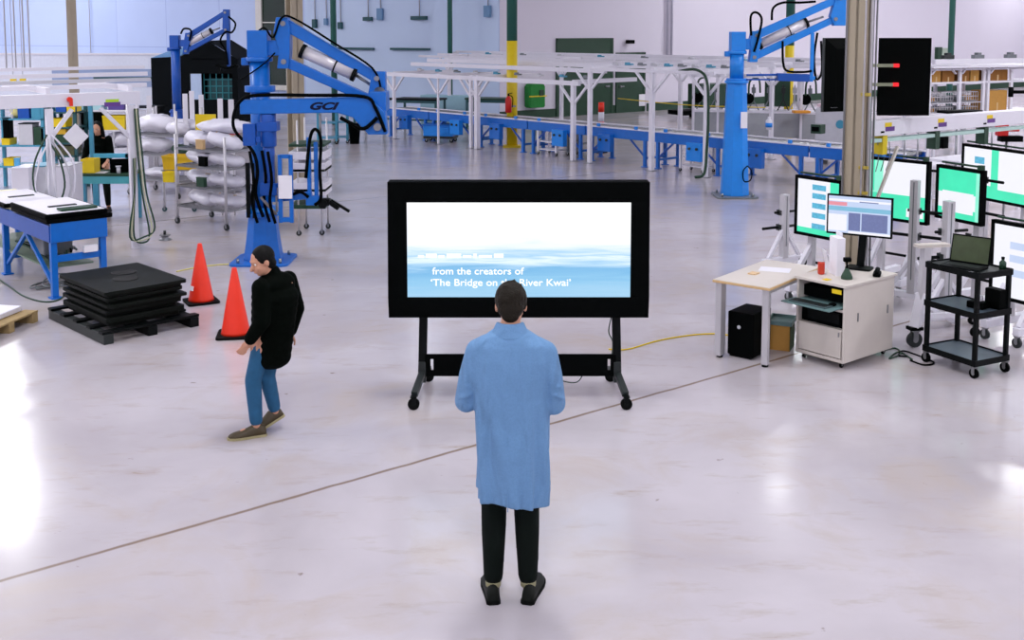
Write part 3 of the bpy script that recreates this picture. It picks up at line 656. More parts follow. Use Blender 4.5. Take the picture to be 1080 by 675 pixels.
# folded back second boom with the lettering
b = MB().prism([(-.14, 2.02), (-.14, 2.2), (1.5, 2.24), (1.72, 2.05), (1.74, 1.76), (1.5, 1.76), (1.3, 1.98), (1.1, 2.04)], by-.1, by+.08)
bm2 = t.part('second_boom', b, BLUE, .012)
M = Matrix.Translation((.74, by-.102, 2.085)) @ Matrix.Rotation(pi/2, 4, 'X'); text_mesh('lettering', 'GCI', .125, mat('navy_lettering', (6, 14, 50), .5, spec=.2), bm2, M, shear=.35, off=.006, sx=1.65)
b = MB().cyl((1.62, by-.13, 1.86), (1.62, by+.1, 1.86), .05).cyl((1.62, by, 2.05), (1.6, by+.3, 2.3), .07); t.part('elbow_pivot', b, STEEL)
t.part('elbow_bracket', MB().bb((1.5, by-.02, 2.05), (1.72, -.05, 2.3)), BLUE, .01)
b = MB().tube([(1.72, by-.12, 1.8), (1.6, by-.13, 2.1), (1.45, by-.12, 2.25), (.8, by-.11, 2.265), (.1, by-.11, 2.265), (-.12, by-.1, 2.2), (-.22, by-.1, 2.0), (-.2, by-.1, 1.8), (.02, by-.12, 1.55), (.08, by-.14, 1.3), (.05, by-.14, 1.0), (.14, by-.14, .7)], .022); t.part('hose', b, BLACK)
b = MB().tube([(1.62, by-.13, 1.98), (1.45, by-.14, 1.84), (1.3, by-.13, 1.9), (1.15, by-.12, 1.98)], .025); t.part('hose', b, BLACK)
b = MB().tube([(.0, -.02, 3.08), (.1, -.1, 3.12), (.22, -.14, 3.0), (.33, -.14, 3.25), (.5, -.12, 3.24), (1.0, -.11, 2.93), (1.5, -.1, 2.6), (1.62, -.1, 2.3)], .014); t.part('hose', b, BLACK)
b = MB().tube([(-.24, -.05, 2.45), (-.1, -.15, 2.52), (.1, -.16, 2.66), (.24, -.14, 2.8)], .01); t.part('hose', b, BLACK)
# tool column hanging under the folded boom
b = MB().cyl((.2, by, 2.02), (.2, by, 1.6), .1, n=20).box((.2, by, 1.86), (.26, .22, .12)).cyl((.2, by, 1.6), (.2, by, .98), .075, n=18).box((.2, by, 1.05), (.22, .2, .16)); t.part('drop_column', b, BLUED, .008)
b = MB().bar((.36, by-.1, 1.5), (.36, by-.1, .62), .05).bar((.5, by-.1, 1.5), (.5, by-.1, .62), .05).bar((.36, by-.1, 1.48), (.5, by-.1, 1.48), .05).bar((.36, by-.1, .66), (.5, by-.1, .66), .06).bar((.2, by, 1.1), (.43, by-.1, 1.1), .06); t.part('handle_frame', b, BLUE, .006)
t.part('notice_plate', MB().bb((.345, by-.15, .94), (.52, by-.14, 1.24)), WHITEP)
b = MB().bar((.3, by-.06, 1.5), (.3, by-.06, .75), .025).bar((.1, by-.08, .95), (.3, by-.08, .72), .03); t.part('rail', b, STEEL)
for y, x in ((by-.12, -.02), (by-.05, .12), (by-.16, .22)):
    t.part('hose', MB().tube([(x, y, 1.55), (x+.05, y-.03, 1.2), (x+.02, y-.02, .9), (x+.08, y, .62)], .02), BLACK)
b = MB().bar((.2, by-.02, .92), (.75, by-.02, .97), .09, .09).bar((.72, by-.02, 1.72), (.72, by-.02, .9), .05).bar((.81, by-.02, 1.66), (.81, by-.02, .86), .05, .05).box((.78, by-.02, .9), (.2, .12, .12)); t.part('tool_arm', b, BLUE, .006)
b = MB().tube([(.69, by-.1, 1.2), (.75, by-.1, 1.7), (.82, by-.1, 1.83), (.89, by-.1, 1.7), (.87, by-.1, 1.3), (.88, by-.1, .95), (.8, by-.1, .85)], .022).tube([(.5, by-.1, .98), (.62, by-.1, 1.02), (.72, by-.1, .95)], .02); t.part('hose', b, BLACK)
t.part('boom_hanger', MB().bar((.87, by, 2.02), (.87, by, 1.75), .03), STEEL)
b = MB().bar((.84, by-.02, .88), (.98, by-.03, .88), .1, .09).bar((.98, by-.03, .88), (1.1, by-.05, .8), .06).bar((1.0, by-.03, .9), (1.24, by-.07, .76), .035).cyl((.9, by-.1, .86), (.9, by+.06, .86), .06); t.part('gripper', b, BLACKM, .004)
t.part('valve_box', MB().bb((-.1, by-.14, 1.62), (.06, by-.04, 1.9)).bb((.06, by-.12, 1.66), (.12, by-.06, 1.74)), BLUED, .006)
b = MB().bar((-.15, -.16, .62), (-.15, -.16, 1.35), .05).bar((-.07, -.2, .62), (-.07, -.2, 1.35), .03); t.part('side_conduit', b, BLACKM)
t.part('clamp_ring', MB().cyl((0, 0, .66), (0, 0, .74), .2, n=24).cyl((-.1, -.1, .7), (.3, -.2, .68), .03), BLUEL)
# right crane
base = Vector((4.17, 20.25, 0)); t, d, n = crane('bright blue manipulator crane in front of the right conveyor', base, 0, BLUEL, 2.12, 3.06, ((.34, 3.0), (.3, 2.6)), ((1.86, 3.68), (1.78, 3.3)))
t.part('second_arm', MB().bar((.16, -.1, 2.27), (.75, -.12, 2.28), .05, .04).bar((.16, -.1, 2.19), (.75, -.12, 2.19), .03).bar((.72, -.12, 2.24), (1.3, -.12, 2.22), .16, .14), BLUED, .006)
t.part('drop_rod', MB().bar((1.36, -.1, 3.05), (1.36, -.1, 2.15), .06, .05).bar((1.25, -.1, 2.22), (1.42, -.1, 2.22), .06), BLUEL)
for pts in ([(.22, -.15, 3.0), (.2, -.18, 3.35), (.3, -.18, 3.42), (.4, -.18, 3.3), (.36, -.15, 3.0), (.28, -.15, 2.7)], [(.6, -.12, 3.28), (.62, -.12, 3.5), (.8, -.12, 3.6), (1.1, -.12, 3.6), (1.4, -.1, 3.62)],
            [(.8, -.15, 2.9), (.82, -.15, 2.5), (.9, -.15, 2.35), (1.2, -.15, 2.33), (1.35, -.13, 2.35)], [(1.45, -.1, 3.05), (1.4, -.1, 2.6), (1.45, -.1, 2.2), (1.55, -.1, 2.35), (1.52, -.1, 2.9)]):
    t.part('hose', MB().tube(pts, .022), BLACK)
t.part('notice_plate', MB().bb((.04, -.26, 1.3), (.16, -.235, 1.6)), WHITEP)
t.part('hose_coil', MB().tube([(.18, -.24, .6), (.1, -.26, .5), (.12, -.27, .32), (.24, -.26, .34), (.26, -.25, .5), (.18, -.24, .6)], .012), BLACK)
# far left crane
base = Vector((-9.85, 32, 0)); t, d, n = crane('small looking blue manipulator crane beside the black tent at the far left', base, 0, BLUED, .7, 2.95, ((.42, 2.95), (.32, 2.5)), ((1.5, 3.62), (1.5, 3.12)))
t.part('drop_rod', MB().bar((1.56, 0, 3.5), (1.56, 0, 2.05), .09), BLUED)
for pts in ([(1.6, -.1, 3.5), (1.8, -.1, 3.3), (1.7, -.1, 3.05), (1.5, -.1, 3.05), (1.35, -.1, 2.8), (1.5, -.1, 2.5), (1.55, -.1, 2.1)], [(.2, -.1, 3.0), (.3, -.1, 3.15), (.5, -.1, 3.1), (.45, -.1, 2.8)], [(1.2, -.1, 2.1), (1.5, -.1, 2.0), (1.8, -.1, 2.1)]):
    t.part('hose', MB().tube(pts, .028), BLACK)
t.part('gripper', MB().bar((1.2, 0, 2.05), (1.85, 0, 2.05), .07).bar((1.3, 0, 2.05), (1.25, 0, 1.85), .05), BLACKM)
# ------------------------------------------------------------------ right work area
AX = Vector((.62, -.785, 0)); AY = Vector((.785, .62, 0)); RZ = atan2(-.785, .62)
# near building column with conduits
cp = Vector((3.66, 11.55, 0)); o = hcol('column', cp, .22, 10, BEIGE, rz=radians(-28))
for k, (x, y, r) in enumerate(((-.1, -.135, .012), (.135, -.05, .018), (.14, .0, .014), (.09, -.14, .01), (.175, .03, .01))):
    b = MB().cyl((x, y, 0), (x, y, 10), r); q = mkobj('conduit', b, ALU if k % 2 else STEEL); q.parent = o
b = MB().box((.11, -.12, 2.42), (.1, .04, .035)).box((.11, -.12, 1.65), (.1, .04, .03)).box((.11, -.12, 1.38), (.1, .04, .03)); q = mkobj('conduit_clamp', b, mat('brass_clamp', (170, 150, 60), .5)); q.parent = o
# black panels bolted to the column
t = T('wall_mounted_display', 'black portrait display on the right of the near beige column, red tipped brackets', 'display', (4.62, 12.1, 2.1), 0)
p0, p1 = A(926, 122, 12.1), A(983, 40, 12.1); w = p1.x-p0.x
t.o.location = ((p0.x+p1.x)/2, 12.1, p0.z); h = p1.z-p0.z
t.part('housing', MB().bb((-w/2, 0, 0), (w/2, .06, h)), BLACK, .006)
for z in (.235*1.0, .46):
    zz = {.235: A(950, 89, 12.1).z-p0.z, .46: A(950, 69, 12.1).z-p0.z}[z]
    b = MB().bb((-w/2-.1, -.05, zz-.018), (-w/2+.14, -.02, zz+.018)); br = t.part('bracket', b, mat('grey_green_steel', (150, 156, 130), .4)); t.part('tip', MB().bb((-w/2+.14, -.055, zz-.02), (-w/2+.2, -.015, zz+.02)), E_RED, parent=br)
p0, p1 = A(867, 118, 12.3), A(899, 40, 12.3); w = .62; h = p1.z-p0.z
t = T('wall_mounted_display', 'black display with sloping back on the left of the near beige column', 'display', (p0.x, 12.3, p0.z), radians(18))
t.part('housing', MB().loft([[Vector((0, .0, 0)), Vector((0, 0, h)), Vector((w, 0, h)), Vector((w, 0, 0))], [Vector((0, -.03, 0)), Vector((0, -.03, h)), Vector((w, -.03, h)), Vector((w, -.03, 0))], [Vector((.1, -.1, .12)), Vector((.1, -.1, h-.12)), Vector((w-.1, -.1, h-.12)), Vector((w-.1, -.1, .12))]], smooth=False), BLACK, .004)
t.part('port_cover', MB().bb((.07, -.06, .05), (.16, -.035, .08)), GREYP); t.part('side_strip', MB().bb((-.012, -.03, 0), (0, .01, h)), CHAR)
# displays on rolling aluminium stands
def stand(label, pts, YL, YR, pic, posts=(), hgt=None, wheel=True):
    (xl, yl), (xr, yr), (xb, yb) = pts
    a = A(xl, yl, YL); b_ = A(xr, yr, YR); c = A(xb, yb, YL); v = (b_-a); v.z = 0; w = v.length; ang = atan2(v.y, v.x); h = a.z-c.z
    t = T('display_on_stand', label, 'display', (a.x, a.y, 0), ang); zb = c.z; zt = a.z
    t.part('housing', MB().bb((0, .0, zb), (w, .05, zt)), BLACK, .004)
    bz = .035; b = MB(); b.bb((0, -.02, zb), (w, 0, zb+bz)).bb((0, -.02, zt-bz), (w, 0, zt)).bb((0, -.02, zb), (bz, 0, zt)).bb((w-bz, -.02, zb), (w, 0, zt)); t.part('bezel', b, BLACK)
    b = MB(); X = lambda u: bz+(w-2*bz)*u; Z = lambda u: zb+bz+(h-2*bz)*u
    mats = [E_WHITE, E_TEAL, E_MINT, E_CYAN, E_PALE]
    b.mi(0).bb((bz, -.006, zb+bz), (w-bz, 0, zt-bz)); s = t.part('screen', b, mats)
    for k, (mi, u0, v0, u1, v1) in enumerate(pic):
        b = MB().bb((X(u0), -.0075-.0006*k, Z(v0)), (X(u1), -.006, Z(v1))); t.part('picture', b, mats[mi], parent=s)
    for x in (w*.25, w*.78):
        t.part('upright', MB().bb((x-.04, .07, .16), (x+.04, .13, zt-.08)), ALU, .004)
        t.part('foot_beam', MB().bb((x-.04, -.3, .12), (x+.04, .5, .2)), WHITE, .006); t.part('brace', MB().bar((x, -.25, .2), (x, .09, .62), .05, .05), WHITE)
        caster(t, (x, -.27, 0), .05, m=CHAR); caster(t, (x, .46, 0), .05, m=CHAR)
    t.part('cross_tube', MB().cyl((-.1, .15, zb+.12), (w+.15, .15, zb+.12), .016), BLACKM); t.part('cross_tube', MB().cyl((-.1, .15, zt-.12), (w+.12, .15, zt-.12), .016), BLACKM)
    t.part('cross_tube', MB().cyl((-.05, .15, .4), (w+.1, .15, .4), .016), BLACKM)
    t.part('clamp', MB().box((w*.25, .14, zb+.12), (.1, .06, .07)), CHAR); t.part('clamp', MB().box((w*.78, .14, zt-.12), (.1, .06, .07)), CHAR)
    t.part('top_bar', MB().cyl((.04, .03, zt+.03), (w-.03, .03, zt+.03), .012).box((w-.06, .02, zt+.02), (.05, .06, .06)), DGREEN)
    return t, w, zb, zt
thumbs = lambda u0, u1, v: [(3, u0, q, u1, q+.1) for q in v]
stand('display on a stand left of the beige column showing a column of small blue pictures', ((840, 184), (889, 190), (838, 246)), 12.55, 12.0, [(1, .78, .0, 1, 1), (1, 0, 0, 1, .1)]+thumbs(.36, .68, (.1, .3, .48, .66, .82)))
stand('display on a stand right of the beige column with a white page over teal', ((911, 164), (981, 170.5), (911, 228)), 13.15, 12.5, [(1, .0, 0, 1, .42), (2, 0, .42, .3, 1), (0, .35, .45, .97, .9), (1, .1, .45, .16, 1), (0, .7, .05, .97, .2)])
stand('nearly square display on a stand behind the laptop cart with teal top and white page', ((989, 173), (1038, 180), (990, 229)), 12.05, 11.45, [(1, 0, .52, 1, 1), (1, 0, 0, 1, .2), (2, .9, 0, 1, 1), (0, .1, .12, .85, .55)])
stand('wide teal display at the right edge, highest of the displays, two small blue pictures', ((1016, 151), (1096, 161), (1016, 206)), 14.2, 13.0, [(1, .4, 0, .5, 1), (1, .0, .0, .4, .25), (1, .5, 0, 1, .2), (3, .16, .68, .3, .82), (3, .16, .42, .3, .54)])
stand('white lit display at the right edge beside the laptop cart', ((1047, 231), (1112, 236), (1046, 312)), 11.0, 10.4, [(4, .3, .68, .75, .78), (4, .3, .5, .75, .6), (4, .3, .3, .75, .4), (2, .93, 0, 1, 1)])
# separate aluminium stands without a screen
def bare(label, px, py, top, Y, ang, legs=(-.35, .35)):
    p = G(px, py); top_z = A(px, top, p.y).z; t = T('aluminium_stand', label, 'stand', p, ang)
    t.part('upright', MB().bb((-.045, -.045, .14), (.045, .045, top_z)), ALU, .004)
    t.part('groove', MB().bb((-.006, -.048, .3), (.006, -.044, top_z-.02)), GREY)
    t.part('foot_beam', MB().bar((legs[0], 0, .12), (legs[1], 0, .12), .08, .07), WHITE, .006)
    [t.part('brace', MB().bar((q*.75, 0, .15), (0, 0, .55), .05, .04), WHITE, .004) for q in legs]
    caster(t, (legs[0], 0, 0), .05); caster(t, (legs[1], 0, 0), .05)
    t.part('arm', MB().cyl((-.3, .07, top_z*.55), (.35, .07, top_z*.55), .018).cyl((-.1, .07, top_z*.75), (.3, .07, top_z*.75), .016), BLACKM)
    t.part('clamp', MB().box((0, .05, top_z*.55), (.1, .1, .08)), CHAR); t.part('clamp', MB().box((0, .05, top_z*.75), (.09, .1, .07)), CHAR); return t
bare('bare aluminium stand with tapered white feet left of the desk', 826, 283, 205, 0, .5)
bare('tall bare aluminium stand between the beige column and the laptop cart', 961, 322, 190, 0, RZ+.2)
t = T('aluminium_stand', 'aluminium stand with large dark wheel between white cabinet and laptop cart', 'stand', G(964, 366), .2)
zt = A(978, 262, t.o.location.y).z
t.part('foot', MB().bar((0, .0, .19), (.1, .05, .52), .1, .06), WHITE, .006); t.part('upright', MB().bar((.1, .05, .46), (.13, .06, zt), .08, .08), ALU, .004); t.part('cap_plate', MB().box((.2, .07, zt+.01), (.34, .1, .03)), CREAM); t.part('black_foot_pad', MB().box((0, 0, .19), (.13, .1, .03)), BLACK)
caster(t, (0, 0, 0), .075, m=CHAR); t.part('base_beam', MB().bar((.05, .02, .3), (.85, .2, .24), .05, .05).bar((.1, .05, .42), (.7, .35, .1), .04), WHITE); caster(t, (.8, .2, 0), .05)
t = bare('tall bare aluminium stand rising behind the laptop cart', 996, 345, 212, 0, .3)
# desk
dp = (G(766, 291, .75)+G(812, 304, .75))/2; dl = (G(862, 283, .75)-G(812, 304, .75)); ang = atan2(dl.y, dl.x)
q0 = G(766, 291, .75); q1 = G(812, 304, .75); q2 = G(866, 281.5, .75); fr = (q1-q0).length; ln = (q2-q1).length
t = T('desk', 'white topped desk with beech edge beside the cabinet', 'desk', (q1.x, q1.y, 0), ang)
t.part('desk_top', MB().bb((-.0, .0, .722), (ln, fr, .745)), WOODE, .003); t.part('top_laminate', MB().bb((.006, .006, .745), (ln-.006, fr-.006, .75)), CREAM)
for x, y, w in ((.04, .05, .05), (.06, fr-.06, .1), (ln-.08, .05, .05), (ln-.08, fr-.06, .05)):
    t.part('leg', MB().bb((x-w/2, y-.03, .02), (x+w/2, y+.03, .722)), ALU, .003); t.part('foot', MB().cyl((x, y, 0), (x, y, .02), .03), BLACKM)
t.part('frame_rail', MB().bb((.05, .03, .68), (ln-.05, .05, .72)).bb((.05, fr-.06, .68), (ln-.05, fr-.04, .72)), ALU)
R_ = Matrix.Rotation(ang, 3, 'Z'); D = lambda x, y, z=0: Vector((q1.x, q1.y, 0))+R_ @ Vector((x, y, z))
t = T('computer_tower', 'black computer tower standing on the floor under the desk', 'computer', D(.3, .36), ang)
t.part('case', MB().bb((-.18, -.15, .02), (.2, .12, .44)), BLACK, .015); t.part('badge', MB().cyl((-.183, .0, .3), (-.18, .0, .3), .018), GREYP); t.part('feet', MB().box((-.12, 0, .01), (.05, .22, .02)).box((.14, 0, .01), (.05, .22, .02)), RUB)
t = T('cardboard_box', 'brown cardboard box under the desk next to the cabinet', 'box', G(824, 366), ang+.25)
t.part('carton', MB().bb((-.13, -.1, 0), (.13, .1, .25)), BOX, .004); t.part('shaded_side', MB().bar((-.13, -.1, .25), (-.13, .1, .252), .003, .003).bb((-.13, -.104, .0), (.13, -.101, .25)), mat('carton_shadow_side', (60, 78, 50), .8));  # dark front sheet: the carton's shaded side put into its colour
one('shallow_tray', MB().bb((-.15, -.12, 0), (.15, .12, .012)).bb((-.15, -.12, .012), (-.14, .12, .04)).bb((.14, -.12, .012), (.15, .12, .04)).bb((-.15, -.12, .012), (.15, -.11, .04)).bb((-.15, .11, .012), (.15, .12, .04)), mat('teal_grey_tray', (100, 130, 130), .5), 'flat grey tray resting on the brown cardboard box', 'tray', loc=G(824, 366)+Vector((0, 0, .252)), rz=ang+.25)
one('paper_sheet', MB().bb((-.105, -.148, 0), (.105, .148, .001)), WHITEP, 'white paper sheet lying on the back of the desk', 'paper', loc=D(.75, .3, .7505), rz=ang+.3)
one('note_pad', MB().bb((-.05, -.04, 0), (.05, .04, .012)), mat('beige_note', (222, 190, 150), .7), 'small beige note pad on the desk', 'note pad', loc=D(.45, .38, .7505), rz=ang)
# cabinet
c0 = G(841.4, 369.5, .06); c1 = G(889.5, 384, .06); c2 = G(941, 367, .06); ang = atan2(c2.y-c1.y, c2.x-c1.x); W = (c2-c1).length; Dp = (c0-c1).length; Zt = A(893, 304, c1.y).z
t = T('rolling_cabinet', 'white rolling computer cabinet with open black bay', 'cabinet', (c1.x, c1.y, 0), ang)
b = MB(); th = .022
b.bb((0, 0, .06), (W, th, Zt)).bb((0, Dp-th, .06), (W, Dp, Zt)).bb((W-th, th, .06), (W, Dp-th, Zt)).bb((0, th, .06), (W-th, Dp-th, .09))
t.part('carcass', b, CREAM, .002)
t.part('top', MB().bb((-.02, -.02, Zt), (W+.02, Dp+.02, Zt+.025)), CREAM, .003)
dz = t.part('lower_door', MB().bb((-.004, th+.01, .1), (.014, Dp-th-.01, .36)), CREAM, .002); t.part('latch', MB().bb((-.012, .05, .3), (-.004, .06, .34)), STEEL, parent=dz)
cp_ = t.part('computer_bay', MB().bb((.05, th+.005, .365), (W-.1, Dp-th-.005, .52)), BLACK, .004); t.part('drive_front', MB().bb((.035, .08, .4), (.05, Dp-.1, .5)), BLACKM, parent=cp_)
t.part('bay_shelf', MB().bb((0, th, .355), (W-th, Dp-th, .367)), CREAM)
t.part('drawer_shade_block', MB().bb((.08, th+.002, .6), (W-.1, Dp-th-.002, .7)), BLACK)  # black block paints the darkness of the empty drawer recess
ktz = .565; b = MB().bb((-.2, .03, ktz), (.2, Dp+.03, ktz+.012)); kt = t.part('keyboard_tray', b, mat('teal_grey_tray', (100, 130, 130)), .003)
b = MB().bb((0, th, .53), (.02, Dp-th, .55)); t.part('drawer_rail', b, CREAM)
hd = t.part('side_handle', MB().bb((.25*W, -.008, .42), (.25*W+.012, 0, .5)).bb((.86*W, -.008, .42), (.86*W+.012, 0, .5)), STEEL)
for x, y in ((.06, .06), (W-.06, .06), (.06, Dp-.06), (W-.06, Dp-.06)): caster(t, (x, y, -.0), .026, name='caster')
R_ = Matrix.Rotation(ang, 3, 'Z'); Cb = lambda x, y, z=0: Vector((c1.x, c1.y, 0))+R_ @ Vector((x, y, z)); tz = Zt+.0255
t = T('keyboard', 'grey keyboard on the pulled out tray of the cabinet', 'keyboard', Cb(-.11, Dp*.56, ktz+.013), ang)
t.part('keyboard_base', MB().bb((-.06, -.2, 0), (.06, .2, .015)), mat('dark_grey_keyboard', (80, 100, 104), .5), .003)
b = MB()
for i in range(4):
    for j in range(13): b.bb((-.052+.026*i, -.19+.029*j, .015), (-.03+.026*i, -.166+.029*j, .02))
t.part('keys', b, CHAR)
one('computer_mouse', MB().ball((0, 0, .016), (.05, .03, .018), 14), BLACK, 'black computer mouse on the keyboard tray', 'mouse', loc=Cb(-.02, .12, ktz+.0125), rz=ang)
t = T('drink_can', 'red drink can standing on the back left of the cabinet', 'can', G(866, 289, tz), 0)
t.part('can_body', MB().lathe([(.026, 0), (.033, .008), (.033, .108), (.027, .12)]), mat('red_orange_can', (214, 70, 48), .3, metal=.3, var=.3)); t.part('can_lid', MB().cyl((0, 0, .119), (0, 0, .122), .025), STEEL)
t = T('hand_scanner', 'dark green bell shaped scanner holder on the cabinet top', 'scanner', G(893, 294, tz), 0)
t.part('bell_base', MB().lathe([(.052, 0), (.052, .02), (.04, .05), (.02, .09), (.014, .1)]), DGREEN); t.part('neck', MB().cyl((0, 0, .1), (.0, .01, .16), .01), BLACK); t.part('head', MB().box((0, .0, .18), (.07, .05, .04)), BLACK, .008)
one('sticky_note', MB().bb((-.035, -.03, 0), (.035, .03, .004)), YEL, 'yellow sticky note near the cabinet front corner', 'sticky note', loc=G(872, 295, tz), rz=ang)
one('sticky_note', MB().bb((-.0, -.05, -.02), (.004, .05, .02)), YEL, 'yellow label stuck on the cabinet front under its top edge', 'label', loc=Cb(-.006, .09, .715), rz=ang)
t = T('desk_phone', 'black handset lying at the back of the cabinet top by the column', 'phone', G(925, 291, tz), ang+.5)
t.part('phone_body', MB().box((0, 0, .02), (.16, .07, .035)), BLACK, .01); t.part('handset', MB().caps((-.07, 0, .045), .02, (.06, .0, .05), .024), BLACK)
t = T('paper_box', 'white cardboard display box with a dark photo standing behind the scanner', 'box', G(884, 289, tz), ang+1.0)
zz = A(883, 246, t.o.location.y).z-tz
t.part('carton', MB().bb((-.1, -.02, 0), (.08, .06, zz*.92)), WHITEP, .002); t.part('photo_card', MB().bb((.0, -.035, zz*.35), (.13, -.025, zz*1.0)), WHITEP); t.part('photo', MB().bb((.02, -.038, zz*.5), (.115, -.0352, zz*.85)), mat('dark_photo', (90, 110, 96), .4, var=.8, scale=25))
t = T('document_stand', 'white leaning paper stand beside the red can', 'paper holder', G(874, 285, tz), ang+.9)
t.part('sheet', MB().bar((0, 0, 0), (.0, .05, .2), .12, .004), WHITEP); t.part('sheet', MB().bar((.02, -.05, 0), (.02, .02, .16), .08, .004), WHITEP)
# monitor
Ym = 10.35; a = A(873, 204, Ym+.15); b_ = A(942, 211, Ym-.18); c = A(873, 245.5, Ym+.15); v = b_-a; v.z = 0; w = v.length; an = atan2(v.y, v.x); zb, zt = c.z, a.z
t = T('computer_monitor', 'flat computer monitor with coloured spreadsheet above the cabinet', 'monitor', (a.x, a.y, tz), an); zb -= tz; zt -= tz
t.part('housing', MB().bb((0, 0, zb), (w, .03, zt)), BLACK, .004)
b = MB(); bz = .014; b.bb((0, -.01, zb), (w, 0, zb+bz*1.3)).bb((0, -.01, zt-bz), (w, 0, zt)).bb((0, -.01, zb), (bz, 0, zt)).bb((w-bz, -.01, zb), (w, 0, zt)); t.part('bezel', b, BLACK)
X = lambda u: bz+(w-2*bz)*u; Z = lambda u: zb+bz*1.3+(zt-zb-2.3*bz)*u
s = t.part('screen', MB().bb((bz, -.004, zb+bz), (w-bz, 0, zt-bz)), E_PALE)
ms = [E_WHITE, E_PINK, E_SKY, E_DUSK, E_PALE]
for k, (mi, u0, v0, u1, v1) in enumerate(((0, 0, .86, 1, .92), (1, 0, .74, .3, .84), (2, .0, .6, 1, .72), (0, 0, .05, .3, .5), (3, .33, .08, .95, .56), (4, .52, .08, .54, .56), (3, .5, .86, .8, .885), (0, .33, .0, 1, .06))):
    t.part('window', MB().bb((X(u0), -.0048-.0004*k, Z(v0)), (X(u1), -.004, Z(v1))), ms[mi], parent=s)
t.part('stand_neck', MB().bar((w*.55, .08, zb+.15), (w*.5, .1, .02), .07, .03).box((w*.55, .05, zb+.15), (.1, .06, .1)), BLACKM); t.part('stand_foot', MB().slab((w*.5, .06, .01), .24, .18, .03, .018), BLACKM)
# laptop cart
top_z = .96; k0 = G(977, 275, top_z); k1 = G(1032, 288, top_z); v = k0-k1; Wc = v.length
an = atan2(-v.y, -v.x); k2 = k1+Vector((-v.y, v.x, 0)).normalized()*-.44
t = T('utility_cart', 'black three shelf utility cart with a laptop on it', 'cart', (k0.x, k0.y, 0), an)
Dc = .44
for x, y in ((.02, .02), (Wc-.02, .02), (Wc-.02, Dc-.02), (.02, Dc-.02)):
    t.part('post', MB().bb((x-.018, y-.018, .11), (x+.018, y+.018, top_z)), BLACKM, .003)
    caster(t, (x, y, 0), .045, m=BLACK)
SHELF = mat('slate_shelf', (78, 92, 104), .5)
for z in (.14, .57, top_z-.03):
    s = t.part('shelf', MB().bb((0, 0, z), (Wc, Dc, z+.012)), SHELF if z < .9 else CHAR, .002)
    t.part('shelf_lip', MB().bb((-.005, -.006, z-.03), (Wc+.005, .0, z+.025)).bb((-.005, Dc, z-.03), (Wc+.005, Dc+.006, z+.025)).bb((-.006, 0, z-.03), (0, Dc, z+.025)).bb((Wc, 0, z-.03), (Wc+.006, Dc, z+.025)), BLACKM, parent=s)
R_ = Matrix.Rotation(an, 3, 'Z'); K = lambda x, y, z=0: Vector((k0.x, k0.y, 0))+R_ @ Vector((x, y, z))
t = T('laptop', 'open dark laptop on top of the black utility cart', 'laptop', K(Wc*.5, Dc*.45, top_z-.016), an+.32)
t.part('keyboard_base', MB().slab((0, -.08, .012), .36, .24, .015, .02), BLACKM, .003); t.part('keys', MB().bb((-.15, -.13, .022), (.15, -.01, .025)), CHAR)
ld = t.part('lid', MB().bar((0, .045, .02), (0, .10, .27), .36, .012, up=(0, -1, 0)), BLACK, .003)
t.part('screen', MB().bar((0, .042, .035), (0, .0905, .258), .335, .004, up=(0, -1, 0)), mat('dim_laptop_screen', (62, 74, 46), .15, var=.3, scale=9), parent=ld)
one('paper_sheet', MB().bb((-.1, -.06, 0), (.1, .06, .001)), WHITEP, 'white paper sheet on the cart in front of the laptop', 'paper', loc=K(Wc*.66, .07, top_z-.0165), rz=an)
t = T('power_supply', 'small black device with cable on the middle shelf of the cart', 'power supply', K(Wc*.7, Dc*.5, .585), an+.2)
t.part('body', MB().box((0, 0, .03), (.16, .12, .06)), BLACK, .01); t.part('plug', MB().box((.0, .03, .085), (.05, .04, .05)), WHITE, .005)
one('black_case', MB().box((0, 0, .09), (.16, .1, .18)), BLACK, 'upright black box on the middle shelf at the back of the cart', 'box', loc=K(Wc*.84, Dc-.09, .585), rz=an, bevel=.01)
t = T('spray_bottle', 'small dark green bottle at the back corner of the cart beside the laptop', 'bottle', K(Wc*.88, Dc*.9, top_z-.016), 0)
t.part('bottle_body', MB().lathe([(.03, 0), (.03, .06), (.012, .08), (.012, .09)]), DGREEN); t.part('cap', MB().cyl((0, 0, .09), (0, 0, .11), .015), BLACK)
# overhead beam with stickers
b0 = A(914, 135, 11.9); b1 = A(1115, 117.5, 14.1); v = b1-b0; an = atan2(v.y, v.x); zc = 2.02
t = T('overhead_beam', 'long white square beam with coloured stickers running right from the beige column', 'beam', (b0.x, b0.y, 0), an); Lb = Vector((v.x, v.y)).length
t.part('beam', MB().bb((0, -.08, zc-.085), (Lb, .08, zc+.085)), WHITE, .006)
t.part('lower_rail', MB().bb((0, -.05, zc-.16), (Lb, .05, zc-.12)), mat('mint_rail', (190, 222, 214), .4)); 
for x in (.25, 1.22, 2.2):
    t.part('rail_hanger', MB().bb((x-.04, -.06, zc-.3), (x+.04, .06, zc-.085)), YELP if x < 1 else DGREEN)
    for k, (m_, dx, dz, w, h) in enumerate(((YEL, .0, .03, .12, .05), (mat('purple_sticker', (100, 60, 140), .5), .03, -.015, .16, .05), (BLACK, -.1, -.045, .06, .02))):
        t.part('sticker', MB().bb((x+dx-w/2+.02, -.0825-.0008*k, zc+dz-h/2), (x+dx+w/2+.02, -.0795, zc+dz+h/2)), m_)
for x in (.02, Lb-.05): t.part('support_post', MB().bb((x-.04, -.03, 0), (x+.04, .05, zc-.085)), ALU)
for k in range(3): t.part('hanging_cable', MB().tube([(.2+.1*k, .0, zc-.15), (.25+.1*k, .02, zc-.35), (.22+.09*k, .03, zc-.5)], .005), DGREEN if k % 2 else GREY)
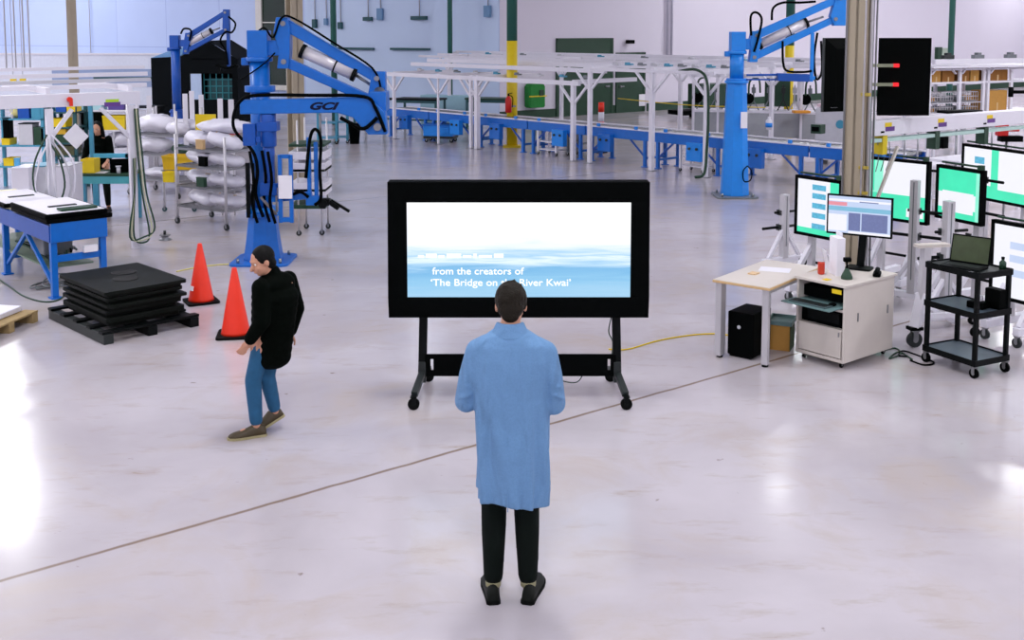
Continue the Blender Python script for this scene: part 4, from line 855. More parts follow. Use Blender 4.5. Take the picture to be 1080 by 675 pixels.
t.part('angled_strut', MB().bar((.42, -.1, zc-.22), (.05, -.1, 1.18), .03), CREAM)
def hang(px, py, Y, w, h, m, lab, cat='box'):
    p = A(px, py, Y); t = T('hanging_box', lab, cat, p, an); t.part('box', MB().bb((-w/2, -.05, -h), (w/2, .05, 0)), m, .006); t.part('hook', MB().cyl((0, 0, 0), (0, 0, zc-.16-p.z), .008), STEEL)
hang(994, 144, 13.0, .11, .14, BLACK, 'small black box hanging under the overhead beam')
hang(929, 151, 12.1, .07, .15, BLUEL, 'small bright blue box hanging by the beige column')
p = A(1062, 137, 14.9); t = T('red_tool_case', 'small red tool case on the rail at the right edge', 'case', p, 0); t.part('case', MB().bb((-.14, -.06, -.08), (.0, .06, .08)), RED, .01); t.part('handle', MB().bb((0, -.04, -.02), (.16, .04, .04)), RED, .01); t.part('body', MB().bb((-.1, -.07, -.16), (.2, .07, -.08)), BLACK, .006)
t.part('bracket', MB().cyl((0, 0, -.16), (0, 0, -p.z), .015), STEEL)
# cables on the floor on the right
one('floor_cable', MB().tube([G(930, 371)+Vector((0, 0, .008)), G(944, 368)+Vector((0, 0, .008)), G(950, 374)+Vector((0, 0, .008)), G(938, 379)+Vector((0, 0, .008)), G(948, 372)+Vector((0, 0, .008)), G(962, 380)+Vector((0, 0, .008))], .008), DGREEN, 'dark green cable loops on the floor between cabinet and cart', 'cable')
one('yellow_floor_cord', MB().tube([G(*q)+Vector((0, 0, .007)) for q in ((642, 369), (662, 369), (690, 361), (715, 356), (742, 353), (764, 353.5), (800, 360))], .007), YEL, 'yellow power cord running from the big screen to the desk', 'cord')
one('floor_cable', MB().tube([G(*q)+Vector((0, 0, .009)) for q in ((957, 377), (948, 376), (952, 371), (966, 375), (985, 383), (975, 386), (960, 381))], .008), BLACK, 'black cable loop on the floor by the left foot of the laptop cart', 'cable')
# ------------------------------------------------------------------ conveyor across the middle
CS = Vector((6.62, 20.55, 0)); CD = Vector((-.667, .745, 0)); CA = atan2(.745, -.667)
# local x runs from the near right end to the far left end; local -y is away from the camera here
CN = Vector((.745, .667, 0))
def conv_section(label, s0, L, motor):
    o = CS+CD*(s0+L); t = T('conveyor_section', label, 'conveyor', o, CA+pi, 'blue conveyor sections')   # local x back towards the near end, y away
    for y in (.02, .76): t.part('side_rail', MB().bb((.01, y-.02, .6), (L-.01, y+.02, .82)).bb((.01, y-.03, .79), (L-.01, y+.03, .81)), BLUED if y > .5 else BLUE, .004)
    t.part('edge_strip', MB().bb((.01, -.01, .82), (L-.01, .06, .85)).bb((.01, .72, .82), (L-.01, .79, .85)), WHITE, .003)
    b = MB()
    for k in range(int(L/.11)): b.cyl((.07+.11*k, .04, .79), (.07+.11*k, .74, .79), .035, n=8)
    t.part('rollers', b, STEEL)
    for x in (.18, L-.18):
        b = MB().bb((x-.035, .0, .02), (x+.035, .07, .6)).bb((x-.035, .70, .02), (x+.035, .77, .6)).bb((x-.025, .03, .18), (x+.025, .74, .23)).box((x, .035, .01), (.14, .12, .02)).box((x, .735, .01), (.14, .12, .02))
        t.part('leg', b, BLUE, .004)
    t.part('brace', MB().bar((.2, .03, .25), (.62, .03, .6), .035), BLUED); t.part('brace', MB().bar((L-.2, .03, .25), (L-.62, .03, .6), .035), BLUED)
    x = L*.5+motor
    cb = t.part('control_box', MB().bb((x-.2, -.14, .28), (x+.2, .0, .68)), BLUEL if motor > 0 else BLUE, .008)
    for q in (-.1, .1): t.part('button', MB().cyl((x+q, -.17, .55), (x+q, -.14, .55), .03), CHAR, parent=cb)
    for q in (L*.22, L*.8): t.part('sensor', MB().box((q, -.03, .88), (.07, .06, .07)), BLUEL, .004)
    return t
names = ['blue conveyor section nearest the beige column at the right end', 'blue conveyor section just behind the bright blue crane', 'blue conveyor section left of the bright blue crane', 'blue conveyor section in front of the small green door',
    'blue conveyor section below the red and white post', 'blue conveyor section right in front of the yellow column', 'blue conveyor section behind the blue wheeled bin', 'blue conveyor section at the far left end behind the boom tip']
for k, nm in enumerate(names): conv_section(nm, -.9+2.05*k, 2.03, (.35, -.2, .3, -.3, .2, -.1, .3, 0)[k])
# ------------------------------------------------------------------ white aluminium frames
def frameworks(label, S, L, posts, zt, back, rails, group, extra=True, th=.03):
    t = T('overhead_framework', label, 'frame', S, CA, group)
    for z, y in rails: t.part('long_rail', MB().bb((-.2, y-th, z-th*1.2), (L, y+th, z+th*1.2)), WHITE, .004)
    for s0, th in posts:
        t.part('post', MB().bb((s0-th, -th, 0), (s0+th, th, zt)), WHITE, .004); t.part('foot_plate', MB().box((s0, 0, .006), (.2, .2, .012)), STEEL)
        t.part('knee_brace', MB().bar((s0+.06, 0, zt-.45), (s0+.48, 0, zt-.02), .05, .05), WHITE)
        t.part('knee_brace', MB().bar((s0-.06, 0, zt-.45), (s0-.48, 0, zt-.02), .05, .05), WHITE)
        t.part('cross_rail', MB().bb((s0-.05, -back, zt-.02), (s0+.05, 0, zt+.08)), WHITE, .004)
    if extra:
        for k in range(9):
            x = L*(k+.5)/9; t.part('rail_trolley', MB().box((x, -.9, zt+.1), (.2, .1, .04)).box((x+.05, -.9, zt+.13), (.08, .1, .04)), (GREY, TEAL, GREYP)[k % 3], .004)
    return t
F1 = CS+CD*(-1.0)-CN*.45
p744 = Vector((4.09, 22.89, 0)); s744 = (p744-F1).dot(CD)
F1 = p744-CD*s744*0; F1 = p744
frameworks('tall white aluminium framework before the right half of the blue conveyor', F1, 3.6, [(0, .045), (1.5, .05), (3.4, .045)], 2.2, 2.2, [(2.2, 0), (2.25, -.9), (2.3, -1.5), (2.28, -2.15)], None)
F1b = F1+CD*3.95
frameworks('lower white aluminium framework before the left half of the blue conveyor', F1b, 7.6, [(0, .05), (3.55, .06), (3.8, .04), (5.2, .025), (7.25, .04)], 1.85, 2.2, [(1.85, 0), (2.12, -.9), (2.22, -1.5), (2.22, -2.15)], None, th=.045)
F2 = Vector((6.9, 25.4, 0))
frameworks('white aluminium framework behind the blue conveyor, in front of the green doors', F2, 15.0, [(1.0, .04), (3.8, .045), (8.2, .045), (13.4, .045)], 2.25, 2.4, [(2.25, 0), (2.3, -.8), (2.38, -1.6), (2.3, -2.3)], None)
# hoses draped on the framework
one('air_hose', MB().tube([F1+Vector((-.5, .6, 2.22)), F1+Vector((-.2, .2, 2.27)), F1+Vector((-.02, -.1, 2.05)), F1+Vector((.02, -.12, 1.3)), F1+Vector((.0, -.12, .6)), F1+Vector((-.05, -.15, .1)), F1+Vector((-.25, -.2, .03))], .03), DGREEN, 'dark hose running down the rightmost post of the white framework', 'hose')
# blue wheeled bin
p = G(465, 149.5); t = T('wheeled_bin', 'blue wheeled bin in front of the conveyor behind the big screen', 'bin', (p.x, p.y, 0), radians(-12))
t.part('tub', MB().box((0, 0, .33), (.85, .6, .3)).box((.2, -.31, .34), (.25, .03, .16)), BLUEL, .02); t.part('rim', MB().slab((0, 0, .49), .92, .66, .04, .03), BLUE); t.part('frame', MB().box((0, 0, .14), (.86, .55, .06)), CHAR)
for x, y in ((-.36, -.2), (.36, -.2), (-.36, .2), (.36, .2)): caster(t, (x, y, 0), .05)
# small white carts below the conveyor front
def smallcart(label, px, py, w=.6, d=.4, h=.55, rz=-.8, m=WHITE):
    p = G(px, py); t = T('small_cart', label, 'cart', p, rz)
    for x in (-w/2, w/2):
        for y in (-d/2, d/2): t.part('post', MB().bb((x-.025, y-.025, .08), (x+.025, y+.025, h)), m); caster(t, (x, y, 0), .035)
    for z in (.14, h*.55, h): t.part('shelf', MB().bb((-w/2, -d/2, z-.02), (w/2, d/2, z+.005)), m, .003)
    return t
smallcart('small white cart standing before the conveyor left of the red and white post', 583, 163, .62, .4, .62)
smallcart('small grey cart with bottles right of the small white cart before the conveyor', 610, 164, .4, .35, .6, m=GREY)
smallcart('low white cart beside the hose of the rightmost framework post', 735, 181, .6, .4, .62)
# red and white safety post, extinguisher, green bag, tables
p = A(634, 131, 27.6); t = T('safety_post', 'red and white striped flexible safety post above the conveyor', 'post', (p.x, 27.6, 0), 0); z1 = A(634, 108, 27.6).z
t.part('foot', MB().lathe([(.17, 0), (.16, .05), (.07, .07)]), RUB); 
for k in range(5): t.part('band', MB().cyl((0, 0, .06+(z1-.06)*k/5), (0, 0, .06+(z1-.06)*(k+1)/5), .075, n=16), ORANGE if k % 2 == 0 else WHITE)
p = A(535.5, 119, 28.6); t = T('fire_extinguisher', 'red fire extinguisher hung on the yellow column', 'fire extinguisher', (p.x+.02, 28.62, p.z), 0)
t.part('tank', MB().lathe([(.06, 0), (.085, .02), (.085, .34), (.05, .42), (.02, .44)]), RED); t.part('valve', MB().box((0, 0, .47), (.05, .04, .06)).bar((0, 0, .5), (.1, -.02, .52), .02), BLACKM); t.part('discharge_hose', MB().tube([(.03, -.03, .46), (.11, -.06, .4), (.1, -.07, .15)], .012), BLACK); t.part('bracket', MB().bb((.08, -.02, .15), (.2, .1, .19)), STEEL)
p = A(565, 113, 38.6); q = A(565, 88, 38.6); h = q.z-p.z
pw = onwall(C0, AR, 565, 100); t = T('wall_cover', 'bright green fabric cover with yellow strap on the white wall', 'cover', (pw.x, pw.y-.3, p.z), AR)
t.part('bag', MB().loft([[Vector((x*s_, y, z)) for x, z in ((-.36, .05), (-.3, 0), (.3, 0), (.36, .05), (.36, h-.1), (.28, h), (-.28, h), (-.36, h-.1))] for y, s_ in ((.2, 1.0), (-.05, 1.02), (-.12, .9))], smooth=False), GREEN, .02)
t.part('strap', MB().bb((-.4, -.13, h*.46), (.4, -.118, h*.51)), YEL); t.part('pocket', MB().bb((.05, -.15, h*.5), (.25, -.12, h*.75)), DGREEN, .01)
def table(label, px, py, Y, w, d, h, rz, m, top=None, name='workbench', extras=True):
    p = A(px, py, Y); t = T(name, label, 'workbench', (p.x, Y, 0), rz)
    t.part('table_top', MB().bb((-w/2, -d/2, h-.05), (w/2, d/2, h)), top or m, .004)
    for x in (-w/2+.06, w/2-.06):
        for y in (-d/2+.06, d/2-.06): t.part('leg', MB().bb((x-.03, y-.03, 0), (x+.03, y+.03, h-.05)), m)
    t.part('rail', MB().bb((-w/2+.06, d/2-.09, .25), (w/2-.06, d/2-.03, .3)).bb((-w/2+.06, -d/2+.04, h-.14), (w/2-.06, -d/2+.07, h-.05)), m)
    return t
DTEAL = mat('dark_teal_metal', (30, 82, 88), .5)
table('dark workbench near the left end of the conveyor, by the boom tip', 395, 110, 34.8, 1.2, .8, .95, -.4, DTEAL, BLACK)
table('long dark workbench with black top behind the framework posts', 443, 110, 34, 1.5, .8, 1.0, -.35, DTEAL, BLACKM)
table('dark green workbench left of the yellow column', 518, 115, 34.5, 1.5, .8, .98, -.3, DTEAL, DGREEN)
one('cabinet_panel', MB().box((0, 0, .5), (1.6, .5, 1.0)), mat('pale_teal_cabinet', (150, 190, 205), .5), 'pale teal cabinet standing behind the long dark workbench', 'cabinet', loc=(A(470, 110, 35.6).x, 35.6, 0), rz=-.35, bevel=.02)
# teal trolleys and black bin behind the GCI boom
def trolley(label, px, py, w, d, h, m, rz=0.0, shelves=3, name='trolley', cat='trolley'):
    p = G(px, py); t = T(name, label, cat, p, rz)
    for x in (-w/2, w/2):
        for y in (-d/2, d/2): t.part('post', MB().bb((x-.025, y-.025, .08), (x+.025, y+.025, h)), m); caster(t, (x, y, 0), .04)
    for k in range(shelves):
        z = .15+(h-.17)*k/(shelves-1); t.part('shelf', MB().bb((-w/2, -d/2, z), (w/2, d/2, z+.025)), m, .003)
    return t
trolley('teal metal trolley left of the black bin behind the boom', 346, 151, .5, .6, 1.0, TEAL, .1)
trolley('teal metal trolley with white top behind the boom', 361, 150.3, .3, .5, 1.0, TEAL, .1)
p = G(374, 151.5); one('waste_bin', MB().lathe([(.13, 0), (.17, .55), (.18, .56)], n=16), BLACK, 'black waste bin behind the boom of the lettered crane', 'bin', loc=p)
# wall fittings left half
def onleft(label, px, py, w, h, m, cat='wall box', name='wall_box', d=.12):
    p = onwall(LO, ALf, px, py); q = Vector((cos(ALf), sin(ALf), 0)); n = Vector((q.y, -q.x, 0)); s = p.length/1150
    t = T(name, label, cat, p+n*.06, ALf); t.part('case', MB().box((0, -d/2, 0), (w*s, d, h*s)), m, .01); t.part('conduit', MB().cyl((0, -.03, h*s/2), (0, -.03, 9.9-p.z), .02), ALU); return t
BG = mat('blue_grey_box', (110, 150, 190), .5)
for lab, px, py, w, h, m in (('small dark box on a thin conduit, leftmost of three right of the tall window', 334, 25, 5, 9, DTEAL), ('small teal box on a thin conduit beside the green column', 346, 23, 4, 7, BG), ('small dark box right of the dark green column', 361, 27, 5, 7, DTEAL), ('short dark wall bracket with a conduit above it, left of the grey wall panel', 390, 20, 11, 4, DTEAL),
        ('small grey blue wall panel left of the conduits', 403, 15, 7, 12, BG), ('dark wall bracket below a thin conduit between the dark green columns', 444, 19, 20, 4, DTEAL), ('small blue grey wall panel near the corner of the pale wall', 516, 12, 8, 12, BG), ('little green box on the pale wall by the left beige column', 98, 66, 12, 7, DGREEN)):
    onleft(lab, px, py, w, h, m)
for x0_, x1_, y_ in ((358, 396, 51), (414, 455, 51.5)):
    p = onwall(LO, ALf, x0_, y_); q = onwall(LO, ALf, x1_, y_); dd = (q-p); dd.z = 0
    one('cable_tray', MB().bb((0, -.16, -.04), (dd.length, -.06, .04)), DTEAL, 'thin dark cable tray on the pale wall, the %s one' % ('left' if x0_ < 400 else 'right'), 'cable tray', loc=p, rz=ALf)
p = onwall(C0, AR, 664, 44); t = T('wall_camera', 'small dark camera above the small green door', 'camera', (p.x, p.y-.25, p.z), AR); t.part('body', MB().box((0, 0, 0), (.3, .2, .14)), BLACK, .02); t.part('mount', MB().bb((-.05, .08, -.03), (.05, .28, .03)), BLACK)
p = onwall(C0, AR, 678, 106); one('wall_notice', MB().bb((-.16, -.1, -.2), (.16, -.08, .25)), WHITEP, 'small white notice on the small green door', 'notice', loc=(p.x-.1, p.y-.05, p.z), rz=AR)
for px, lab in ((703, 'left'), (707.5, 'right')):
    p = onwall(C0, AR, px, 60); one('wall_pipe', MB().cyl((0, 0, 1.6), (0, 0, 9.9), .045), mat('grey_pipe', (190, 188, 205), .5), 'thin grey pipe on the white wall right of the doors, %s one of the pair' % lab, 'pipe', loc=(p.x, p.y-.12, 0))
p = G(741, 118); t = T('dark_crate', 'dark green crate on the floor by the white wall right of the doors', 'crate', (p.x-.2, 39.3, 0), .5)
t.part('crate_body', MB().box((0, 0, .75), (1.3, .8, .9)), DGREEN, .03); t.part('skid', MB().bb((-1.5, -.45, .12), (.7, .45, .28)), BLACK, .03); t.part('feet', MB().box((-.55, 0, .06), (.1, .7, .12)).box((.5, 0, .06), (.1, .7, .12)), BLACK)
# barrier tape
p = F2+CD*6.0+Vector((0, -.1, 1.25)); q = F2+CD*1.2+Vector((0, -.1, 1.25)); one('barrier_tape', MB().tube([p, (p+q)/2-Vector((0, 0, .06)), q], .011), YEL, 'thin yellow barrier tape hung along the rear framework before the doors', 'tape')
# assembly cells behind the bright blue crane
def cell(label, px, Y, w, rz, back):
    p = A(px, 120, Y); t = T('assembly_cell', label, 'machine frame', (p.x, Y, 0), rz); d = .9; h = 1.95
    for x in (-w/2, 0, w/2):
        for y in (0, d): t.part('post', MB().bb((x-.03, y-.03, 0), (x+.03, y+.03, h)), WHITE)
    t.part('top_rail', MB().bb((-w/2, -.03, h-.06), (w/2, .03, h)).bb((-w/2, d-.03, h-.06), (w/2, d+.03, h)), WHITE)
    t.part('work_table', MB().bb((-w/2, -.02, .98), (w/2, d, 1.03)), WHITE, .004)
    t.part('guard_panel', MB().bb((-w/2+.03, -.012, .35), (w/2-.03, .0, .98)), mat('smoky_guard_panel', (176, 180, 186), .25, alpha=.8))
    if back: t.part('back_board', MB().bb((-w*.1, d-.06, 1.1), (w*.35, d-.03, 1.85)), DGREEN)
    for x in (-w*.32, -w*.05, w*.2, w*.4):
        b = MB().bar((x-.14, .4, 1.03), (x, .4, 1.3), .03).bar((x+.14, .4, 1.03), (x, .4, 1.3), .03).bar((x, .4, 1.3), (x, .4, 1.7), .04).box((x, .4, 1.55), (.1, .1, .14)); t.part('fixture', b, (GREY, ALU, CHAR, GREY)[int(x*10) % 4])
    t.part('spool', MB().cyl((-w*.42, .1, 1.35), (-w*.42, .16, 1.35), .14, n=18).cyl((-w*.42, .06, 1.35), (-w*.42, .2, 1.35), .04), BLACK)
    t.part('hose', MB().tube([(-w*.42, .1, 1.45), (-w*.4, .1, 1.8), (-w*.25, .1, 1.85), (-w*.22, .1, 1.5)], .025), DGREEN)
    return t
cell('white machine frame left of and behind the bright blue crane', 757, 28.3, 1.25, -.15, False)
cell('white machine frame with dark green board right of the bright blue crane', 815, 27.9, 1.45, -.15, True)
cell('white machine frame between the yellow column and the black display', 873, 27.4, 1.3, -.2, False)
p = A(845, 119, 27.3); one('orange_part_tray', MB().slab((0, 0, .03), .42, .3, .05, .06), mat('orange_part', (240, 160, 50), .6), 'orange parts in a tray on the machine table by the yellow column', 'tray', loc=(p.x, 27.3, 1.035), bevel=.01)
p = A(858, 133, 25.6); t = T('control_cube', 'small dark green box standing on the conveyor by the beige column', 'box', (A(858, 140, 24.1).x, 23.75, .853), -.8); t.part('case', MB().box((0, 0, .1), (.24, .22, .2)), DGREEN, .01); t.part('window', MB().bb((-.09, -.115, .05), (.09, -.11, .15)), BLACK)
p = A(880, 128, 25); t = T('white_machine', 'white boxy machine with round port beside the beige column', 'machine', (p.x+.2, 25.3, 0), -.5)
t.part('cabinet_body', MB().box((0, 0, .7), (.95, .7, 1.2)), GREYP, .02); t.part('feet', MB().box((-.35, 0, .05), (.1, .6, .1)).box((.35, 0, .05), (.1, .6, .1)), CHAR); t.part('round_port', MB().cyl((.1, -.36, .95), (.1, -.34, .95), .1, n=18), TEAL); t.part('lid', MB().box((-.1, 0, 1.34), (.7, .6, .06), rot=(0, .08, 0)), mat('pinkish_cover', (220, 190, 200), .6))
p = A(812, 128, 26); t = T('spray_can', 'small white and blue bottle on the conveyor right of the crane post', 'bottle', (A(811, 140, 24.6).x, 24.62, .853), 0); t.part('bottle_body', MB().lathe([(.07, 0), (.075, .2), (.03, .26), (.03, .3)]), WHITE); t.part('label_band', MB().cyl((0, 0, .06), (0, 0, .16), .0775, n=20), BLUEL)
# ------------------------------------------------------------------ right background rack with boxes
ry = 24.0; ra = A(978, 100, ry); rb = A(1100, 100, ry+1.5); v = rb-ra; an = atan2(v.y, v.x); RL = Vector((v.x, v.y)).length
t = T('storage_rack', 'white storage rack with wire bins in the right background', 'rack', (ra.x, ra.y, 0), an)
za, zb_, zc_ = A(985, 118, ry).z, A(985, 89, ry).z, A(985, 72, ry).z
for x in (.05, .95, 1.68, 1.82, 2.55): 
    for y in (0, .7): t.part('upright', MB().bb((x-.035, y-.03, 0), (x+.035, y+.03, zc_)), WHITE, .003)
for z in (za-.08, zb_, zc_-.06): t.part('shelf', MB().bb((0, -.03, z), (RL, .73, z+.04)), WHITE, .003)
t.part('roof_rail', MB().bb((-.1, -.25, zc_), (RL, .9, zc_+.05)).bb((-.1, -.3, zc_+.1), (RL, -.2, zc_+.2)), WHITE, .004)
for x in (.05, .95, 1.82): t.part('corner_brace', MB().bar((x+.04, -.02, zb_+.22), (x+.16, -.02, zc_-.02), .05, .03).bar((x+.75, -.02, zb_+.22), (x+.62, -.02, zc_-.02), .05, .03), WHITE)
for x in (.3, 1.2, 2.2): t.part('trolley', MB().box((x, -.25, zc_+.25), (.3, .1, .08)).box((x, -.25, zc_+.31), (.12, .1, .06)), CHAR if x < 1 else GREY, .004)
R_ = Matrix.Rotation(an, 3, 'Z'); Rk = lambda x, y, z: Vector((ra.x, ra.y, 0))+R_ @ Vector((x, y, z))
def carton(lab, x, z, w, h, dark=False):
    t = T('cardboard_box', lab, 'box', Rk(x, .3, z), an); t.part('carton', MB().bb((-w/2, -.25, 0), (w/2, .25, h)), mat('dark_cardboard', (150, 100, 40), .8, var=.2) if dark else BOX, .005); t.part('packing_tape', MB().bb((-.02, -.252, 0), (.02, -.2495, h*.4)).bb((-.02, -.252, h), (.02, .252, h+.002)), mat('tape', (210, 180, 130), .3))
zs = zb_+.041
carton('brown cardboard box on the upper rack shelf, right beside the black display', .3, zs, .26, .3); carton('darker brown box next to the first box on the upper rack shelf', .66, zs, .36, .26, True)
carton('brown cardboard box in the second upper bay of the rack, left one', 1.18, zs, .22, .3, True); carton('brown cardboard box in the second upper bay of the rack, right one', 1.46, zs, .26, .3)
carton('wide dark brown box in the upper bay nearest the right edge', 2.18, zs, .62, .33, True); carton('light brown cardboard box on the lower rack shelf at the right edge', 2.2, za-.039, .6, .46)
def wirebin(lab, x, z):
    t = T('wire_bin', lab, 'bin', Rk(x, .3, z), an, 'wire bins on the rack'); b = MB(); w, d, h = .36, .4, .2
    for i in range(6): b.bb((-w/2+w*i/5-.006, -d/2, 0), (-w/2+w*i/5+.006, -d/2+.01, h))
    for k in range(3): b.bb((-w/2, -d/2, h*k/2), (w/2, -d/2+.012, h*k/2+.012)).bb((-w/2, d/2-.012, h*k/2), (w/2, d/2, h*k/2+.012)).bb((-w/2, -d/2, h*k/2), (-w/2+.012, d/2, h*k/2+.012)).bb((w/2-.012, -d/2, h*k/2), (w/2, d/2, h*k/2+.012))
    b.bb((-w/2, -d/2, 0), (w/2, d/2, .01)); t.part('basket', b, ALU); t.part('contents', MB().box((-.06, 0, .07), (.12, .28, .12)).box((.09, .02, .055), (.1, .24, .09)), (GREY, DGREEN, BOX, TEAL)[int(x*7) % 4], .01)
for i, x in enumerate((.3, .7, 1.18, 1.46)):
    for j, z in enumerate((za-.038, za+.2)):
        wirebin('silver wire bin on the lower rack shelf, %s row, %s from the black display' % (('bottom', 'top')[j], ('first', 'second', 'third', 'fourth')[i]), x, z)
t = T('wire_bin_tier', 'thin grey shelf between the two rows of wire bins', 'shelf', Rk(.1, 0, za+.165), an); t.part('board', MB().bb((0, 0, 0), (1.6, .62, .02)), GREYP)
p = A(1074, 97, 22); t = T('black_lever', 'black lever sticking out at the right edge before the boxes', 'lever', p, 0); t.part('arm', MB().cyl((-.15, 0, 0), (.3, 0, .0), .035), BLACK); t.part('knob', MB().cyl((-.15, 0, -.1), (-.15, 0, .1), .05), BLACK); t.part('stem', MB().cyl((.28, 0, 0), (.28, 0, -p.z), .03), CHAR)
p = A(1003, 58, 38); 
p = onwall(C0, AR, 991, 57); t = T('wall_box', 'small dark green wall box left of the thin green column at the right', 'wall box', (p.x, p.y-.1, p.z), AR); t.part('case', MB().box((-.2, 0, 0), (.4, .2, .7)), DGREEN, .01); t.part('vent', MB().box((.35, 0, 0), (.6, .15, .6)), mat('grey_green_vent', (170, 185, 170), .6), .01)
p = A(1010, 118, 20); t = T('black_tray', 'long flat black tray on the beam line under the rack', 'tray', (p.x, 20, p.z-.02), .35); t.part('tray_body', MB().bb((-.35, -.15, 0), (.45, .15, .05)), BLACK, .01); t.part('support', MB().cyl((0, 0, 0), (0, 0, -p.z+.02), .02), STEEL)
# grey benches behind the teal displays
for k, (px, Y, w) in enumerate(((950, 17.5, 1.4), (1030, 18.5, 1.8))):
    t = table(('white workbench behind the displays right of the beige column', 'white workbench behind the displays at the right edge')[k], px, 150, Y, w, .7, .95, .6, WHITE, WHITE)
    for q in (-.4, .1, .45):
        t.part('fixture_post', MB().cyl((q, 0, .95), (q, 0, 1.45), .015).box((q, 0, 1.45), (.1, .05, .05)), STEEL if q else DTEAL)
# ------------------------------------------------------------------ left assembly area
GD = Vector((-.667, .745, 0)); GN = Vector((.745, .667, 0)); 
# blue conveyor table at the left
B0 = G(57, 316); an = atan2(GN.y, GN.x)      # local x: to the right/back, local y: away to the left
Lt = 3.2; t = T('conveyor_table', 'blue steel conveyor table at the left edge under the black framed panels', 'conveyor', B0, an)
for x in (.03, .6):
    for y in (.05, 1.75, 3.1): t.part('leg', MB().bb((x-.035, y-.035, .02), (x+.035, y+.035, .7)).box((x, y, .01), (.12, .12, .02)), BLUE, .004)
t.part('end_panel', MB().bb((-.01, -.02, .66), (.64, .02, .9)), BLUE, .006); t.part('side_beam', MB().bb((-.02, .02, .66), (.02, Lt, .86)), BLUED, .004); t.part('side_beam', MB().bb((.61, .02, .66), (.65, Lt, .86)), BLUED, .004)
t.part('top_belt', MB().bb((.02, .02, .8), (.61, Lt, .885)), mat('cream_belt', (236, 228, 180), .5)); t.part('cross_bar', MB().bb((.03, .03, .42), (.6, .07, .5)), BLUE, .004); t.part('cross_bar', MB().bb((.03, 1.72, .2), (.6, 1.78, .26)), BLUE)
t.part('brace', MB().bar((.03, .08, .15), (.03, 1.0, .68), .04), BLUE); t.part('brace', MB().bar((.03, 1.7, .15), (.03, .9, .68), .04), BLUE); t.part('motor', MB().box((.3, .9, .5), (.35, .5, .22)), GREY, .02)
t.part('lower_tray', MB().bb((.05, .3, .3), (.58, 2.9, .32)), mat('grey_green_tray', (120, 140, 120), .5)); t.part('label_plate', MB().bb((.36, -.012, .5), (.52, .028, .58)), WHITEP)
for k in range(6): t.part('cable', MB().tube([(.1+.08*k, .2+.1*k, .45), (.15+.06*k, .5, .35+.02*k), (.2+.08*k, 1.1, .36), (.1, 1.6, .44)], .012), (DGREEN, BLACK, GREY)[k % 3])
R_ = Matrix.Rotation(an, 3, 'Z'); Tb = lambda x, y, z=0: B0+R_ @ Vector((x, y, z))
def bpanel(lab, x, y, z, w, d, h, top, rz=0.0):
    t = T('framed_panel', lab, 'panel', Tb(x, y, z), an+rz); t.part('frame', MB().slab((0, 0, h/2), w, d, .03, h), BLACK, .006); t.part('backing_sheet', MB().bb((-w/2+.03, -d/2+.03, h), (w/2-.03, d/2-.03, h+.004)), top)
    t.part('connector_strip', MB().bb((-w*.2, -d*.1, h+.004), (w*.25, -d*.05, h+.016)), CHAR); return t
bpanel('lower black framed panel lying on the blue conveyor table', .33, .62, .887, .76, 1.3, .05, BLACK)
bpanel('black framed panel with white backing on top of the blue conveyor table', .30, .62, .945, .72, 1.26, .045, WHITEP)
one('dark_bracket_plate', MB().box((0, 0, .012), (.42, .16, .024)), DGREEN, 'dark green flat plate on the near end of the white backed panel', 'plate', loc=Tb(.36, .16, 1.0), rz=an, bevel=.004)
bpanel('second white backed panel further left on the blue conveyor table', .30, 2.1, .887, .7, 1.2, .05, WHITEP)
one('floor_cable', MB().tube([G(*q)+Vector((0, 0, .009)) for q in ((0, 296), (10, 303), (25, 313), (45, 319), (62, 317), (72, 308))], .009), DGREEN, 'dark cable lying on the floor under the blue conveyor table', 'cable')
one('cable_pile', MB().tube([Vector((.6*cos(k*.9)*(.3+.05*(k % 4)), .35*sin(k*1.1), .012+.002*k)) for k in range(22)], .01), GREY, 'pile of tangled grey cables on the floor under the blue conveyor table', 'cable', loc=Tb(.35, .75, 0))
# overhead white frame with two posts
Q0 = G(143, 262); dQ = Vector((-.79, -.61, 0)); an = atan2(dQ.y, dQ.x)
t = T('overhead_framework', 'white aluminium framework at the left with cables hanging from its posts', 'frame', Q0, an)
zt = 2.14
t.part('main_beam', MB().bb((-.12, -.05, zt-.08), (4.2, .05, zt+.1)), WHITE, .006)
for k, (y, z, h) in enumerate(((-.5, 2.3, .06), (-.9, 2.36, .05), (-1.6, 2.42, .06), (-2.3, 2.5, .05))): t.part('long_rail', MB().bb((-.4-.2*k, y-.03, z-h/2), (4.6, y+.03, z+h/2)), WHITE if k != 1 else GREYP)
for x in (0, 1.1, 3.0):
    t.part('post', MB().bb((x-.045, -.045, 0), (x+.045, .045, zt-.1)), WHITE, .005); t.part('knee_brace', MB().bar((x+.03, 0, zt-.55), (x+(.42 if x < .5 else -.3), 0, zt-.12), .05), WHITE); t.part('cross_rail', MB().bb((x-.03, -2.4, zt+.1), (x+.03, .0, zt+.18)), WHITE)
t.part('valve', MB().cyl((.85, .07, zt+.02), (.85, .12, zt+.02), .035).box((.83, .08, zt-.03), (.04, .04, .08)), ORANGE)
t.part('sticker', MB().bb((.16, .0505, zt-.1), (.38, .0525, zt-.04)), mat('purple_sticker', (100, 60, 140), .5)); t.part('sticker', MB().bb((.18, .0505, zt-.04), (.36, .0526, zt-.0)), mat('lime_sticker', (180, 220, 40), .5))
R_ = Matrix.Rotation(an, 3, 'Z'); Qf = lambda x, y, z: Q0+R_ @ Vector((x, y, z))
